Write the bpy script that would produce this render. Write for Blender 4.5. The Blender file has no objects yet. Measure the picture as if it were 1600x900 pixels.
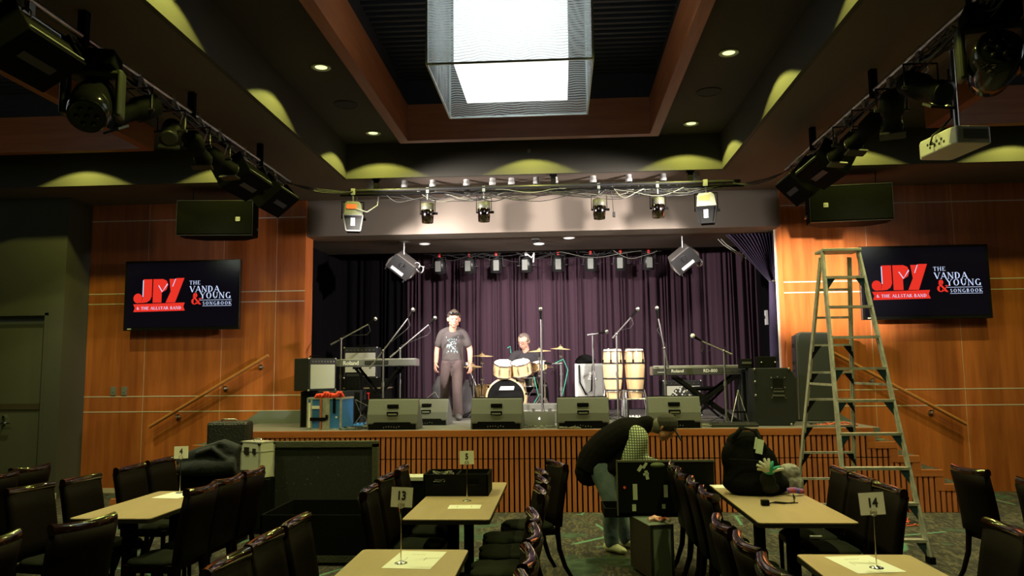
import bpy, math, random
from mathutils import Vector, Matrix
random.seed(7)
S = bpy.context.scene
COL = S.collection
PI = math.pi

# ---------------------------------------------------------------- camera
cam = bpy.data.cameras.new('camera'); cam.sensor_width = 36.0; cam.lens = 27.10; cam.clip_start = .05; cam.clip_end = 200
camo = bpy.data.objects.new('camera', cam); COL.objects.link(camo)
_r = Vector((0.99800608, 0.06213835, -0.01107664)); _u = Vector((0.01760728, -0.10555704, 0.99425736)); _f = Vector((-0.06061229, 0.99246992, 0.10644066))
m = Matrix((( _r.x, _u.x, -_f.x, 0), (_r.y, _u.y, -_f.y, 0), (_r.z, _u.z, -_f.z, 1.8), (0, 0, 0, 1)))
camo.matrix_world = m
S.camera = camo
# ---------------------------------------------------------------- world, exposure
w = bpy.data.worlds.new('world'); S.world = w; w.use_nodes = True
w.node_tree.nodes['Background'].inputs[0].default_value = (.9, .95, 1, 1)
w.node_tree.nodes['Background'].inputs[1].default_value = .02
S.view_settings.view_transform = 'Standard'; S.view_settings.look = 'None'
S.view_settings.exposure = 0.0; S.view_settings.gamma = 1.0; S.view_settings.use_curve_mapping = False

# ---------------------------------------------------------------- lamps of the room
def spot(loc, tgt, power, deg, blend, col, rad=.05):
    l = bpy.data.lights.new('spot_light', 'SPOT'); l.energy = power; l.spot_size = math.radians(deg); l.spot_blend = blend
    l.color = col; l.shadow_soft_size = rad
    o = bpy.data.objects.new('spot_light', l); COL.objects.link(o); o.location = loc
    d = Vector(tgt) - Vector(loc); o.rotation_euler = d.to_track_quat('-Z', 'Y').to_euler()
    return o
WIDE = (1, 1.0, .20); NARROW = (1, .97, .60)
STAGE = (1, .90, .86)
DOWN = []                       # ceiling downlights: x, y, wide power, narrow power
for yy in (9.95, 7.68, 5.42, 3.16):
    DOWN += [(-2.455, yy, 90, 170 if yy < 9 else 310), (1.77, yy, 95, 170 if yy < 9 else 320)]
DOWN += [(-.35, 9.95, 90, 270)]
for yy in (9.95, 7.68):
    DOWN += [(-4.70, yy, 80, 210), (-6.75, yy, 80, 210), (4.0, yy, 80, 210), (6.05, yy, 80, 210)]
for x, y, pw, pn in DOWN:
    spot((x, y, 4.955), (x, y, 0), pw, 124, .05, WIDE, .03)
    spot((x, y, 4.95), (x, y, 0), pn, 80, .9, NARROW, .05)
# lanterns hung on the bars, aimed at the stage
spot((-3.30, 8.9, 3.78), (.3, 12.6, 2.9), 1900, 66, .7, STAGE, .08)
spot((2.75, 9.0, 3.78), (-1.0, 12.6, 2.9), 1900, 66, .7, STAGE, .08)
spot((-2.75, 10.62, 3.85), (-.8, 13.4, 2.1), 420, 90, .6, STAGE, .08)
spot((1.95, 10.62, 3.85), (.8, 13.4, 2.1), 420, 90, .6, STAGE, .08)
spot((-2.45, 12.75, 3.40), (-1.0, 14.6, 1.6), 130, 95, .6, STAGE, .08)
spot((1.90, 12.75, 3.45), (.9, 14.6, 1.6), 130, 95, .6, STAGE, .08)
spot((-3.30, 6.9, 3.85), (3.72, 11.7, 3.0), 22000, 13, .97, (1, .92, .78), .05)

# ---------------------------------------------------------------- materials
def mat(name, col, rough=.6, metal=0, spec=.5, emit=None, es=1.0, bump=None, coat=0, noise=None, alpha=None, trans=0, sheen=0):
    M = bpy.data.materials.new(name); M.use_nodes = True
    nt = M.node_tree; b = nt.nodes['Principled BSDF']
    b.inputs['Base Color'].default_value = (*col, 1); b.inputs['Roughness'].default_value = rough
    b.inputs['Metallic'].default_value = metal; b.inputs['Specular IOR Level'].default_value = spec
    if coat: b.inputs['Coat Weight'].default_value = coat; b.inputs['Coat Roughness'].default_value = .08
    if sheen: b.inputs['Sheen Weight'].default_value = sheen; b.inputs['Sheen Roughness'].default_value = .4
    if emit: b.inputs['Emission Color'].default_value = (*emit, 1); b.inputs['Emission Strength'].default_value = es
    if trans: b.inputs['Transmission Weight'].default_value = trans
    if noise:                       # (scale, second colour)
        tc = nt.nodes.new('ShaderNodeTexCoord'); n = nt.nodes.new('ShaderNodeTexNoise'); n.inputs['Scale'].default_value = noise[0]
        n.inputs['Detail'].default_value = 5
        r = nt.nodes.new('ShaderNodeValToRGB'); r.color_ramp.elements[0].position = .38; r.color_ramp.elements[1].position = .64
        r.color_ramp.elements[0].color = (*col, 1); r.color_ramp.elements[1].color = (*noise[1], 1)
        nt.links.new(tc.outputs['Object'], n.inputs['Vector']); nt.links.new(n.outputs['Fac'], r.inputs[0]); nt.links.new(r.outputs[0], b.inputs['Base Color'])
    if bump:
        tc = nt.nodes.new('ShaderNodeTexCoord'); n = nt.nodes.new('ShaderNodeTexNoise'); n.inputs['Scale'].default_value = bump[0]
        n.inputs['Detail'].default_value = 4
        bp = nt.nodes.new('ShaderNodeBump'); bp.inputs['Strength'].default_value = bump[1]; bp.inputs['Distance'].default_value = .02
        nt.links.new(tc.outputs['Object'], n.inputs['Vector']); nt.links.new(n.outputs['Fac'], bp.inputs['Height']); nt.links.new(bp.outputs[0], b.inputs['Normal'])
    return M
def wood(name, c1, c2, scale, rough=.45, coat=0, board=None):
    """grain; scale = stretch per axis; board = (axis, width) gives each veneer strip its own tone"""
    M = bpy.data.materials.new(name); M.use_nodes = True; nt = M.node_tree; b = nt.nodes['Principled BSDF']; L = nt.links.new
    tc = nt.nodes.new('ShaderNodeTexCoord'); mp = nt.nodes.new('ShaderNodeMapping'); mp.inputs['Scale'].default_value = scale
    n = nt.nodes.new('ShaderNodeTexNoise'); n.inputs['Scale'].default_value = 1; n.inputs['Detail'].default_value = 7; n.inputs['Roughness'].default_value = .62
    n.inputs['Distortion'].default_value = .4
    r = nt.nodes.new('ShaderNodeValToRGB'); r.color_ramp.elements[0].position = .3; r.color_ramp.elements[1].position = .72
    r.color_ramp.elements[0].color = (*c2, 1); r.color_ramp.elements[1].color = (*c1, 1)
    L(tc.outputs['Object'], mp.inputs[0]); L(mp.outputs[0], n.inputs['Vector']); L(n.outputs['Fac'], r.inputs[0])
    out = r.outputs[0]
    if board:
        sx = nt.nodes.new('ShaderNodeSeparateXYZ'); L(tc.outputs['Object'], sx.inputs[0])
        dv = nt.nodes.new('ShaderNodeMath'); dv.operation = 'DIVIDE'; dv.inputs[1].default_value = board[1]; L(sx.outputs[board[0]], dv.inputs[0])
        fl = nt.nodes.new('ShaderNodeMath'); fl.operation = 'FLOOR'; L(dv.outputs[0], fl.inputs[0])
        wn = nt.nodes.new('ShaderNodeTexWhiteNoise'); wn.noise_dimensions = '1D'; L(fl.outputs[0], wn.inputs['W'])
        mr = nt.nodes.new('ShaderNodeMapRange'); mr.inputs['To Min'].default_value = .82; mr.inputs['To Max'].default_value = 1.12; L(wn.outputs['Value'], mr.inputs['Value'])
        mx = nt.nodes.new('ShaderNodeVectorMath'); mx.operation = 'SCALE'; L(out, mx.inputs[0]); L(mr.outputs[0], mx.inputs['Scale']); out = mx.outputs[0]
    L(out, b.inputs['Base Color']); b.inputs['Roughness'].default_value = rough
    if coat: b.inputs['Coat Weight'].default_value = coat; b.inputs['Coat Roughness'].default_value = .1
    return M
CH1, CH2 = (.56, .165, .042), (.34, .082, .018)
W_wall = wood('cherry_veneer', CH1, CH2, (9, 9, .7), .42, board=(0, .305))
W_slat = wood('cherry_slat', (.64, .205, .085), (.46, .13, .048), (30, 30, 2), .5)
W_fasc = wood('cherry_fascia', (.54, .175, .06), (.40, .11, .03), (1.2, 20, 20), .4)
W_fx = wood('cherry_beam_x', (.34, .11, .035), (.21, .06, .017), (1.0, 14, 14), .42)
W_fy = wood('cherry_beam_y', (.34, .11, .035), (.21, .06, .017), (14, 1.0, 14), .42)
W_rail = wood('pale_handrail', (.50, .21, .07), (.38, .14, .04), (4, 20, 20), .35)
K = dict(
 ceil=mat('dark_brown_ceiling_paint', (.13, .098, .075), .85), ceil2=mat('charcoal_ceiling_paint', (.05, .043, .036), .9),
 cove=mat('grey_brown_cove_paint', (.056, .053, .040), .8), void=mat('black_void_paint', (.012, .012, .014), .8),
 rib=mat('black_rib_metal', (.02, .02, .023), .5), header=mat('warm_grey_header_paint', (.18, .148, .115), .75),
 wallg=mat('olive_grey_wall_paint', (.075, .074, .058), .85), door=mat('olive_door_paint', (.10, .102, .07), .6), groove=mat('silver_groove_strip', (.62, .52, .40), .5),
 black=mat('matt_black', (.005, .005, .005), .9, spec=.04), blk2=mat('black_plastic', (.006, .006, .005), .7, spec=.06), gloss=mat('gloss_black', (.01, .01, .01), .12),
 chrome=mat('chrome', (.8, .8, .8), .12, 1), steel=mat('brushed_steel', (.45, .45, .43), .35, 1), alu=mat('ladder_aluminium', (.52, .51, .47), .42, .35, noise=(14, (.36, .35, .32))),
 dmetal=mat('dark_metal', (.04, .04, .04), .4, .5), stand=mat('stand_metal', (.22, .21, .21), .35, .6), white=mat('white_plastic', (.75, .75, .72), .4), paper=mat('white_paper', (.82, .82, .78), .8),
 cream=mat('cream_plastic', (.6, .6, .52), .45), ink=mat('black_ink', (.01, .01, .01), .6), grey=mat('grey_paint', (.17, .18, .16), .7),
 skirt=mat('grey_skirting', (.17, .19, .175), .7), stagefl=mat('grey_stage_floor', (.15, .145, .14), .4, noise=(6, (.2, .195, .19))),
 wedge=mat('grey_speaker_plastic', (.095, .096, .094), .55, bump=(60, .1)), grille=mat('black_grille', (.005, .0055, .004), .8, spec=.05, bump=(160, .4)),
 tolex=mat('black_tolex', (.018, .019, .021), .6, spec=.2, bump=(120, .3)), gcloth=mat('silver_grille_cloth', (.42, .42, .36), .8, bump=(150, .4)),
 leather=mat('dark_brown_leather', (.0055, .0035, .003), .75, spec=.05, bump=(50, .08)), crest=mat('glossy_dark_wood', (.012, .004, .003), .10, coat=1), legw=mat('dark_stained_leg', (.004, .002, .002), .5, spec=.06),
 seat=mat('dark_green_seat_fabric', (.015, .017, .011), .95, spec=.05), table=wood('table_laminate', (.44, .33, .21), (.37, .275, .17), (7, 1.4, 7), .42), tedge=mat('black_table_edge', (.015, .012, .01), .4),
 orange=mat('orange_sticker', (.85, .12, .03), .5), red=mat('red_tag', (.7, .03, .02), .5), green=mat('green_rubber', (.02, .35, .22), .6),
 cable=mat('black_cable', (.015, .015, .015), .5), wcable=mat('grey_cable', (.16, .165, .13), .5), bluep=mat('blue_case_panel', (.05, .20, .62), .35), bracket=mat('dark_blue_brace', (.02, .045, .08), .35),
 skin=mat('skin', (.58, .30, .21), .55), hair=mat('dark_hair', (.05, .035, .025), .7), tee=mat('charcoal_tshirt', (.075, .062, .06), .9, bump=(14, .5)), pants=mat('brown_black_trousers', (.085, .058, .058), .9, bump=(10, .6)),
 jeans=mat('blue_denim', (.10, .15, .19), .9, noise=(9, (.16, .21, .25)), bump=(12, .5)), vest=mat('black_vest', (.0075, .0065, .006), .95, spec=.05, bump=(8, .7)), shoe=mat('cream_trainer', (.62, .62, .42), .6), shoeb=mat('dark_trainer', (.06, .06, .06), .6),
 maple=wood('pale_maple_shell', (.80, .58, .34), (.68, .45, .22), (12, 12, 2), .25, .5), drumhead=mat('coated_drum_head', (.85, .83, .78), .5), brass=mat('cymbal_bronze', (.72, .50, .24), .35, .35),
)
def curtain_mat(name, c):
    return mat(name, c, .85, sheen=.15, bump=(90, .15))
K['curt'] = curtain_mat('dark_purple_velvet', (.040, .014, .027)); K['curt2'] = curtain_mat('violet_velvet', (.045, .03, .075)); K['curtb'] = mat('black_velvet', (.004, .0035, .004), .95, spec=.05)  # curtb: black side curtains, and painted shade on the back left panel
def carpet_mat():
    M = bpy.data.materials.new('patterned_carpet'); M.use_nodes = True; nt = M.node_tree; b = nt.nodes['Principled BSDF']; L = nt.links.new
    tc = nt.nodes.new('ShaderNodeTexCoord')
    def noise(sc, det, dist, vec=(1, 1, 1)):
        mp = nt.nodes.new('ShaderNodeMapping'); mp.inputs['Scale'].default_value = vec; L(tc.outputs['Object'], mp.inputs[0])
        n = nt.nodes.new('ShaderNodeTexNoise'); n.inputs['Scale'].default_value = sc; n.inputs['Detail'].default_value = det; n.inputs['Distortion'].default_value = dist
        L(mp.outputs[0], n.inputs['Vector']); return n.outputs['Fac']
    def ramp(f, a, b_, c1, c2):
        r = nt.nodes.new('ShaderNodeValToRGB'); r.color_ramp.elements[0].position = a; r.color_ramp.elements[1].position = b_
        r.color_ramp.elements[0].color = (*c1, 1); r.color_ramp.elements[1].color = (*c2, 1); L(f, r.inputs[0]); return r.outputs[0]
    def mix(f, a, b_):
        mx = nt.nodes.new('ShaderNodeMix'); mx.data_type = 'RGBA'; L(f, mx.inputs[0]); L(a, mx.inputs[6]); L(b_, mx.inputs[7]); return mx.outputs[2]
    base = ramp(noise(16, 6, 1.5, (1, .35, 1)), .48, .60, (.020, .018, .013), (.085, .072, .040))
    big = ramp(noise(1.1, 2, 1.0), .58, .62, (0, 0, 0), (1, 1, 1))
    gre = ramp(noise(9, 5, .5), .35, .65, (.018, .038, .024), (.05, .085, .05))
    out = mix(big, base, gre)
    v = nt.nodes.new('ShaderNodeTexVoronoi'); v.feature = 'DISTANCE_TO_EDGE'; v.inputs['Scale'].default_value = .6; L(tc.outputs['Object'], v.inputs['Vector'])
    line0 = ramp(v.outputs['Distance'], .006, .012, (1, 1, 1), (0, 0, 0)); keep = ramp(noise(.9, 1, 0), .54, .56, (0, 0, 0), (1, 1, 1)); mm = nt.nodes.new('ShaderNodeMath'); mm.operation = 'MULTIPLY'; L(line0, mm.inputs[0]); L(keep, mm.inputs[1]); line = mm.outputs[0]
    gl = ramp(v.outputs['Distance'], 0, 1, (.09, .22, .14), (.09, .22, .14))
    out = mix(line, out, gl)
    L(out, b.inputs['Base Color']); b.inputs['Roughness'].default_value = .95
    return M
K['carpet'] = carpet_mat()

# ---------------------------------------------------------------- mesh builder
class MB:
    def __init__(s): s.v = []; s.f = []; s.m = []; s.sm = []; s.cur = 0; s.T = Matrix.Identity(4)
    def at(s, loc=(0, 0, 0), rot=(0, 0, 0)):
        from mathutils import Euler
        s.T = Matrix.Translation(Vector(loc)) @ Euler(rot).to_matrix().to_4x4(); return s
    def add(s, vs, fs, smooth=False):
        n = len(s.v); s.v += [tuple(s.T @ Vector(p)) for p in vs]
        for f in fs: s.f.append([n + i for i in f]); s.m.append(s.cur); s.sm.append(smooth)
        return s
    def mi(s, k): s.cur = k; return s
    def box(s, x0, x1, y0, y1, z0, z1):
        vs = [(x, y, z) for z in (z0, z1) for y in (y0, y1) for x in (x0, x1)]
        return s.add(vs, [(0, 2, 3, 1), (4, 5, 7, 6), (0, 1, 5, 4), (2, 6, 7, 3), (0, 4, 6, 2), (1, 3, 7, 5)])
    def cbox(s, c, d): return s.box(c[0] - d[0] / 2, c[0] + d[0] / 2, c[1] - d[1] / 2, c[1] + d[1] / 2, c[2] - d[2] / 2, c[2] + d[2] / 2)
    def bar(s, p, q, w, h, up=(0, 0, 1)):
        p, q = Vector(p), Vector(q); t = (q - p).normalized(); u = Vector(up)
        if abs(t.dot(u)) > .95: u = Vector((0, 1, 0))
        a = t.cross(u).normalized(); b = a.cross(t).normalized()
        vs = [pt + a * sx * w / 2 + b * sy * h / 2 for pt in (p, q) for sx, sy in ((-1, -1), (1, -1), (1, 1), (-1, 1))]
        return s.add(vs, [(3, 2, 1, 0), (4, 5, 6, 7), (0, 1, 5, 4), (1, 2, 6, 5), (2, 3, 7, 6), (3, 0, 4, 7)])
    def tube(s, pts, r, n=8, side=None, caps=True, smooth=True):
        """r: number or list of numbers or list of (along side, across)"""
        pts = [Vector(p) for p in pts]; N = len(pts)
        rs = r if isinstance(r, (list, tuple)) else [r] * N
        vs = []; prev = Vector(side) if side else None
        for i, p in enumerate(pts):
            t = (pts[min(i + 1, N - 1)] - pts[max(i - 1, 0)])
            t = t.normalized() if t.length > 1e-9 else Vector((0, 0, 1))
            if prev is None:
                prev = Vector((0, 0, 1)) if abs(t.z) < .9 else Vector((1, 0, 0))
            a = prev - t * prev.dot(t)
            if a.length < 1e-5: a = t.orthogonal()
            a.normalize(); b = t.cross(a)
            if not side: prev = a
            ra, rb = rs[i] if isinstance(rs[i], (list, tuple)) else (rs[i], rs[i])
            for k in range(n):
                an = 2 * PI * k / n; vs.append(p + a * math.cos(an) * ra + b * math.sin(an) * rb)
        fs = [(i * n + k, i * n + (k + 1) % n, (i + 1) * n + (k + 1) % n, (i + 1) * n + k) for i in range(N - 1) for k in range(n)]
        s.add(vs, fs, smooth)
        if caps: 
            s.add(vs[:n], [tuple(range(n - 1, -1, -1))]); s.add(vs[-n:], [tuple(range(n))])
        return s
    def cyl(s, p, q, r, n=16, r2=None): return s.tube([p, q], [r, r if r2 is None else r2], n)
    def lathe(s, prof, c=(0, 0, 0), n=24, axis='z', cap=True):
        """prof: (radius, height)"""
        vs = []
        for (r, h) in prof:
            for k in range(n):
                a = 2 * PI * k / n; x, y = r * math.cos(a), r * math.sin(a)
                P = {'z': (x, y, h), 'y': (x, h, y), 'x': (h, x, y)}[axis]; vs.append((P[0] + c[0], P[1] + c[1], P[2] + c[2]))
        fs = [(i * n + k, i * n + (k + 1) % n, (i + 1) * n + (k + 1) % n, (i + 1) * n + k) for i in range(len(prof) - 1) for k in range(n)]
        s.add(vs, fs, True)
        if cap: s.add(vs[:n], [tuple(range(n - 1, -1, -1))]); s.add(vs[-n:], [tuple(range(n))])
        return s
    def sph(s, c, r, n=12, sc=(1, 1, 1)):
        vs = []; h = n // 2
        for i in range(1, h):
            t = PI * i / h
            for k in range(n):
                a = 2 * PI * k / n; vs.append((c[0] + r * sc[0] * math.sin(t) * math.cos(a), c[1] + r * sc[1] * math.sin(t) * math.sin(a), c[2] + r * sc[2] * math.cos(t)))
        T = len(vs); vs += [(c[0], c[1], c[2] + r * sc[2]), (c[0], c[1], c[2] - r * sc[2])]
        fs = [(i * n + k, (i + 1) * n + k, (i + 1) * n + (k + 1) % n, i * n + (k + 1) % n) for i in range(h - 2) for k in range(n)]
        fs += [(T, k, (k + 1) % n) for k in range(n)] + [(T + 1, (h - 2) * n + (k + 1) % n, (h - 2) * n + k) for k in range(n)]
        return s.add(vs, fs, True)
    def prism(s, poly, a0, a1, axis='y'):
        """poly 2-D: axis y -> (x,z); axis x -> (y,z); axis z -> (x,y)"""
        def P(u, v, a): return {'y': (u, a, v), 'x': (a, u, v), 'z': (u, v, a)}[axis]
        n = len(poly); vs = [P(u, v, a0) for u, v in poly] + [P(u, v, a1) for u, v in poly]
        return s.add(vs, [tuple(range(n)), tuple(range(2 * n - 1, n - 1, -1))] + [(i, i + n, (i + 1) % n + n, (i + 1) % n) for i in range(n)])
    def torus(s, c, R, r, n=24, axis='z', k=8):
        pts = [];
        for i in range(n + 1):
            a = 2 * PI * i / n; x, y = R * math.cos(a), R * math.sin(a)
            P = {'z': (x, y, 0), 'y': (x, 0, y), 'x': (0, x, y)}[axis]; pts.append((c[0] + P[0], c[1] + P[1], c[2] + P[2]))
        return s.tube(pts, r, k, side={'z': (0, 0, 1), 'y': (0, 1, 0), 'x': (1, 0, 0)}[axis], caps=False)
    def build(s, name, mats, parent=None, bevel=0, loc=None, rot=None):
        me = bpy.data.meshes.new(name); me.from_pydata(s.v, [], s.f); me.update()
        for mm in (mats if isinstance(mats, (list, tuple)) else [mats]): me.materials.append(K[mm] if isinstance(mm, str) else mm)
        for p, mi_, sm in zip(me.polygons, s.m, s.sm): p.material_index = mi_; p.use_smooth = sm
        import bmesh
        bm = bmesh.new(); bm.from_mesh(me); bmesh.ops.recalc_face_normals(bm, faces=bm.faces); bm.to_mesh(me); bm.free()
        o = bpy.data.objects.new(name, me); COL.objects.link(o)
        if parent: o.parent = parent
        if loc: o.location = loc
        if rot: o.rotation_euler = rot
        if bevel:
            b = o.modifiers.new('bevel', 'BEVEL'); b.width = bevel; b.segments = 2; b.limit_method = 'ANGLE'; b.angle_limit = .7
        return o
def islands(self, name, mats, parent=None, bevel=0):
    """each loose piece becomes a part of its own"""
    par = list(range(len(self.v)))
    def find(a):
        while par[a] != a: par[a] = par[par[a]]; a = par[a]
        return a
    key = {}
    for i, p in enumerate(self.v):
        k = (round(p[0], 5), round(p[1], 5), round(p[2], 5))
        if k in key: par[find(i)] = find(key[k])
        else: key[k] = i
    for f in self.f:
        for a in f[1:]: par[find(a)] = find(f[0])
    grp = {}
    for f, mi_, sm in zip(self.f, self.m, self.sm): grp.setdefault(find(f[0]), []).append((f, mi_, sm))
    out = []
    for g in grp.values():
        q = MB(); mp = {}
        for f, mi_, sm in g:
            for a in f:
                if a not in mp: mp[a] = len(q.v); q.v.append(self.v[a])
            q.f.append([mp[a] for a in f]); q.m.append(mi_); q.sm.append(sm)
        out.append(q.build(name, mats, parent, bevel))
    return out
MB.islands = islands
def tag(o, label=None, cat=None, group=None, kind=None):
    if label: o['label'] = label
    if cat: o['category'] = cat
    if group: o['group'] = group
    if kind: o['kind'] = kind
    return o
def thing(name, label, cat, loc=(0, 0, 0), rz=0, group=None):
    o = bpy.data.objects.new(name, None); COL.objects.link(o); o.location = loc; o.rotation_euler = (0, 0, rz); o.empty_display_size = .1
    return tag(o, label, cat, group)
def struct(o): return tag(o, kind='structure')
def copy_tree(o, parent=None):
    c = o.copy(); COL.objects.link(c); c.parent = parent
    for ch in list(o.children): copy_tree(ch, c)
    return c
def again(proto, used, label, loc, rz=0):
    """first use moves the built one, later uses copy it"""
    o = proto if not used.get(proto.name) else copy_tree(proto)
    used[proto.name] = 1
    o.location = loc; o.rotation_euler = (0, 0, rz); o['label'] = label
    return o
USED = {}
def text(s, size, m, parent, name, loc, rot=(PI / 2, 0, 0), ext=.002, align='CENTER', sx=1, bold=0):
    cu = bpy.data.curves.new('lettering', 'FONT'); cu.body = s; cu.size = size; cu.extrude = ext; cu.align_x = align; cu.offset = bold; cu.resolution_u = 3
    t = bpy.data.objects.new('lettering', cu); COL.objects.link(t)
    bpy.context.view_layer.update()
    me = bpy.data.meshes.new_from_object(t); bpy.data.objects.remove(t); bpy.data.curves.remove(cu)
    me.name = name; me.materials.clear(); me.materials.append(K[m] if isinstance(m, str) else m)
    o = bpy.data.objects.new(name, me); COL.objects.link(o); o.parent = parent; o.location = loc; o.rotation_euler = rot; o.scale = (sx, 1, 1)
    return o

# ================================================================ THE ROOM
YW = 11.7; ZA = 4.5; ZB = 5.0; ZS = 1.037; YF = 10.05
XL, XR = -3.94, 3.36          # sides of the stage opening
struct(MB().box(-13, 11, -5, 12.5, -.1, 0).build('floor', 'carpet'))
struct(MB().box(-13.1, -13, -5, 12, 0, 6.2).build('wall_far_left', 'wallg'))
struct(MB().box(11, 11.1, -5, 12, 0, 6.2).build('wall_far_right', 'wallg'))
struct(MB().box(-13, 11, -5.1, -5, 0, 6.2).build('wall_back', 'wallg'))
def panel_wall(name, x0, x1, joints):
    w_ = MB().box(x0, x1, YW, YW + .36, 0, ZA).build(name, W_wall); struct(w_)
    g = MB()
    for z in (4.235, 3.07, 2.91, 1.463, 1.228): g.box(x0 + .002, x1 - .002, YW - .004, YW + .01, z - .008, z + .008)
    for x in joints: g.box(x - .0025, x + .0025, YW - .002, YW + .01, .07, ZA)
    g.build('groove_strip', 'groove', w_)
    return w_
wl = panel_wall('wall_left', -7.80, XL, (-6.474, -5.248, -4.40))
wr = panel_wall('wall_right', XR, 9.5, (4.602, 5.875, 7.1))
struct(MB().box(-7.75, -6.1, YW - .015, YW + .01, 0, .07).build('baseboard_left', 'groove'))
# wall with the double door, a step nearer than the panelled wall
dw = MB(); dw.box(-13, -9.25, 11.1, 11.3, 0, ZA); dw.box(-9.25, -7.665, 11.1, 11.3, 2.74, ZA); dw.box(-7.665, -7.42, 11.1, 11.3, 0, ZA); dw.box(-7.50, -7.42, 11.3, YW, 0, ZA)
struct(dw.build('wall_door_side', 'wallg'))
struct(MB().box(-7.46, -7.405, 11.07, 11.12, 0, .09).build('trim_1', 'cream'))
d = MB().box(-9.2, -7.70, 11.17, 11.22, 0.01, 2.58).build('door_1', 'door'); struct(d)
MB().box(-9.1, -7.74, 11.155, 11.172, 1.30, 1.39).build('push_plate', mat('brown_kick_plate', (.07, .055, .03), .5), d)
h = MB(); h.cyl((-8.30, 11.17, 1.10), (-8.30, 11.10, 1.10), .014); h.cyl((-8.30, 11.105, 1.10), (-8.16, 11.105, 1.10), .011); h.cyl((-8.30, 11.17, 1.19), (-8.30, 11.135, 1.19), .024); h.cyl((-8.30, 11.17, 1.10), (-8.30, 11.16, 1.10), .028)
h.build('door_handle', 'chrome', d)
fr = MB(); fr.box(-7.70, -7.655, 11.08, 11.25, 0, 2.74); fr.box(-9.25, -7.655, 11.08, 11.25, 2.70, 2.745); fr.box(-9.25, -9.2, 11.08, 11.25, 0, 2.74)
struct(fr.build('trim_2', 'wallg')); struct(MB().box(-9.2, -7.7, 11.2, 11.24, 2.58, 2.70).build('trim_3', 'grey'))
# proscenium header with its soffit
struct(MB().box(XL, XR, YW + .05, 12.22, 3.93, ZA).build('wall_header', 'header'))
struct(MB().box(XR - .012, XR + .002, YW + .3, YW + .375, ZS, 3.93).build('trim_4', 'groove'))
# ceiling: low soffits, raised bays, wooden frames round dark louvred voids
c = MB()
c.box(-13, 11, 10.48, 12.6, ZA, ZA + .08)
for x0, x1 in ((-4.15, -3.0), (2.3, 3.45), (-13, -9.45), (8.75, 11)): c.box(x0, x1, -5, 10.48, ZA, ZA + .08)
struct(c.build('ceiling', 'ceil'))
cv = MB()
for x0, x1 in ((-2.95, 2.25), (-9.4, -4.2), (3.5, 8.7)):
    cv.box(x0 - .05, x0, -5, 10.48, ZA, ZB); cv.box(x1, x1 + .05, -5, 10.48, ZA, ZB); cv.box(x0, x1, 10.43, 10.48, ZA, ZB)
struct(cv.build('trim_5', 'cove'))
BAYS = [(-2.95, 2.25, -1.99, 1.28), (-9.4, -4.2, -8.51, -5.24), (3.5, 8.7, 4.53, 7.80)]
cb = MB(); vo = MB(); rb = MB()
for i, (x0, x1, a, b) in enumerate(BAYS):
    cb.box(x0 - .05, a + .05, -5, 10.48, ZB, ZB + .06); cb.box(b - .05, x1 + .05, -5, 10.48, ZB, ZB + .06); cb.box(a + .05, b - .05, 9.45, 10.48, ZB, ZB + .06); cb.box(a + .05, b - .05, -5, -1, ZB, ZB + .06)
    vo.box(a, b, -1, 9.5, 5.75, 5.85); vo.box(a - .02, a + .03, -1, 9.5, 5.17, 5.8); vo.box(b - .03, b + .02, -1, 9.5, 5.17, 5.8); vo.box(a, b, 9.46, 9.52, 5.17, 5.8); vo.box(a, b, -1.05, -1, 5.0, 5.8)
    y = -.9
    while y < 9.4: rb.box(a + .03, b - .03, y, y + .045, 5.50, 5.56); y += .125
struct(cb.build('ceiling_raised', 'ceil2')); struct(vo.build('ceiling_void', 'void')); struct(rb.build('ceiling_louvres', 'rib'))
FR = [(-1.99, 1.28, 'centre'), (-8.51, -5.24, 'left'), (4.53, 7.80, 'right')]
for a, b, n in FR:
    e = thing('wooden_ceiling_frame', {'centre': 'large cherry wood frame on the ceiling around the glass chandelier', 'left': 'cherry wood ceiling frame in the left bay behind the moving-head lantern', 'right': 'cherry wood ceiling frame in the right bay behind the white projector'}[n], 'ceiling frame', (0, 0, 4.7), group=None)
    MB().box(a, a + .115, -1, 9.5, 0, .47).build('side_beam', W_fy, e); MB().box(b - .115, b, -1, 9.5, 0, .47).build('side_beam', W_fy, e)
    MB().box(a + .115, b - .115, 9.385, 9.5, 0, .47).build('end_beam', W_fx, e); MB().box(a + .115, b - .115, -1, -.885, 0, .47).build('end_beam', W_fx, e)
# ---- stage box
struct(MB().box(-4.6, 4.0, YF + .04, 15.8, ZS - .06, ZS).build('floor_stage', 'stagefl'))
struct(MB().box(-4.9, 4.4, 15.7, 15.8, ZS, 6).build('wall_stage_back', 'void'))
struct(MB().box(-4.6, -4.5, YW + .3, 15.7, ZS, 6).build('wall_stage_left', 'void')); struct(MB().box(3.95, 4.05, YW + .3, 15.7, ZS, 6).build('wall_stage_right', 'void'))
struct(MB().box(-4.9, 4.4, 12.2, 13.75, 3.945, 4.05).build('ceiling_stage', 'ceil')); struct(MB().box(-4.9, 4.4, 13.75, 15.8, 4.6, 4.7).build('ceiling_stage_rear', 'void'))
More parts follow.
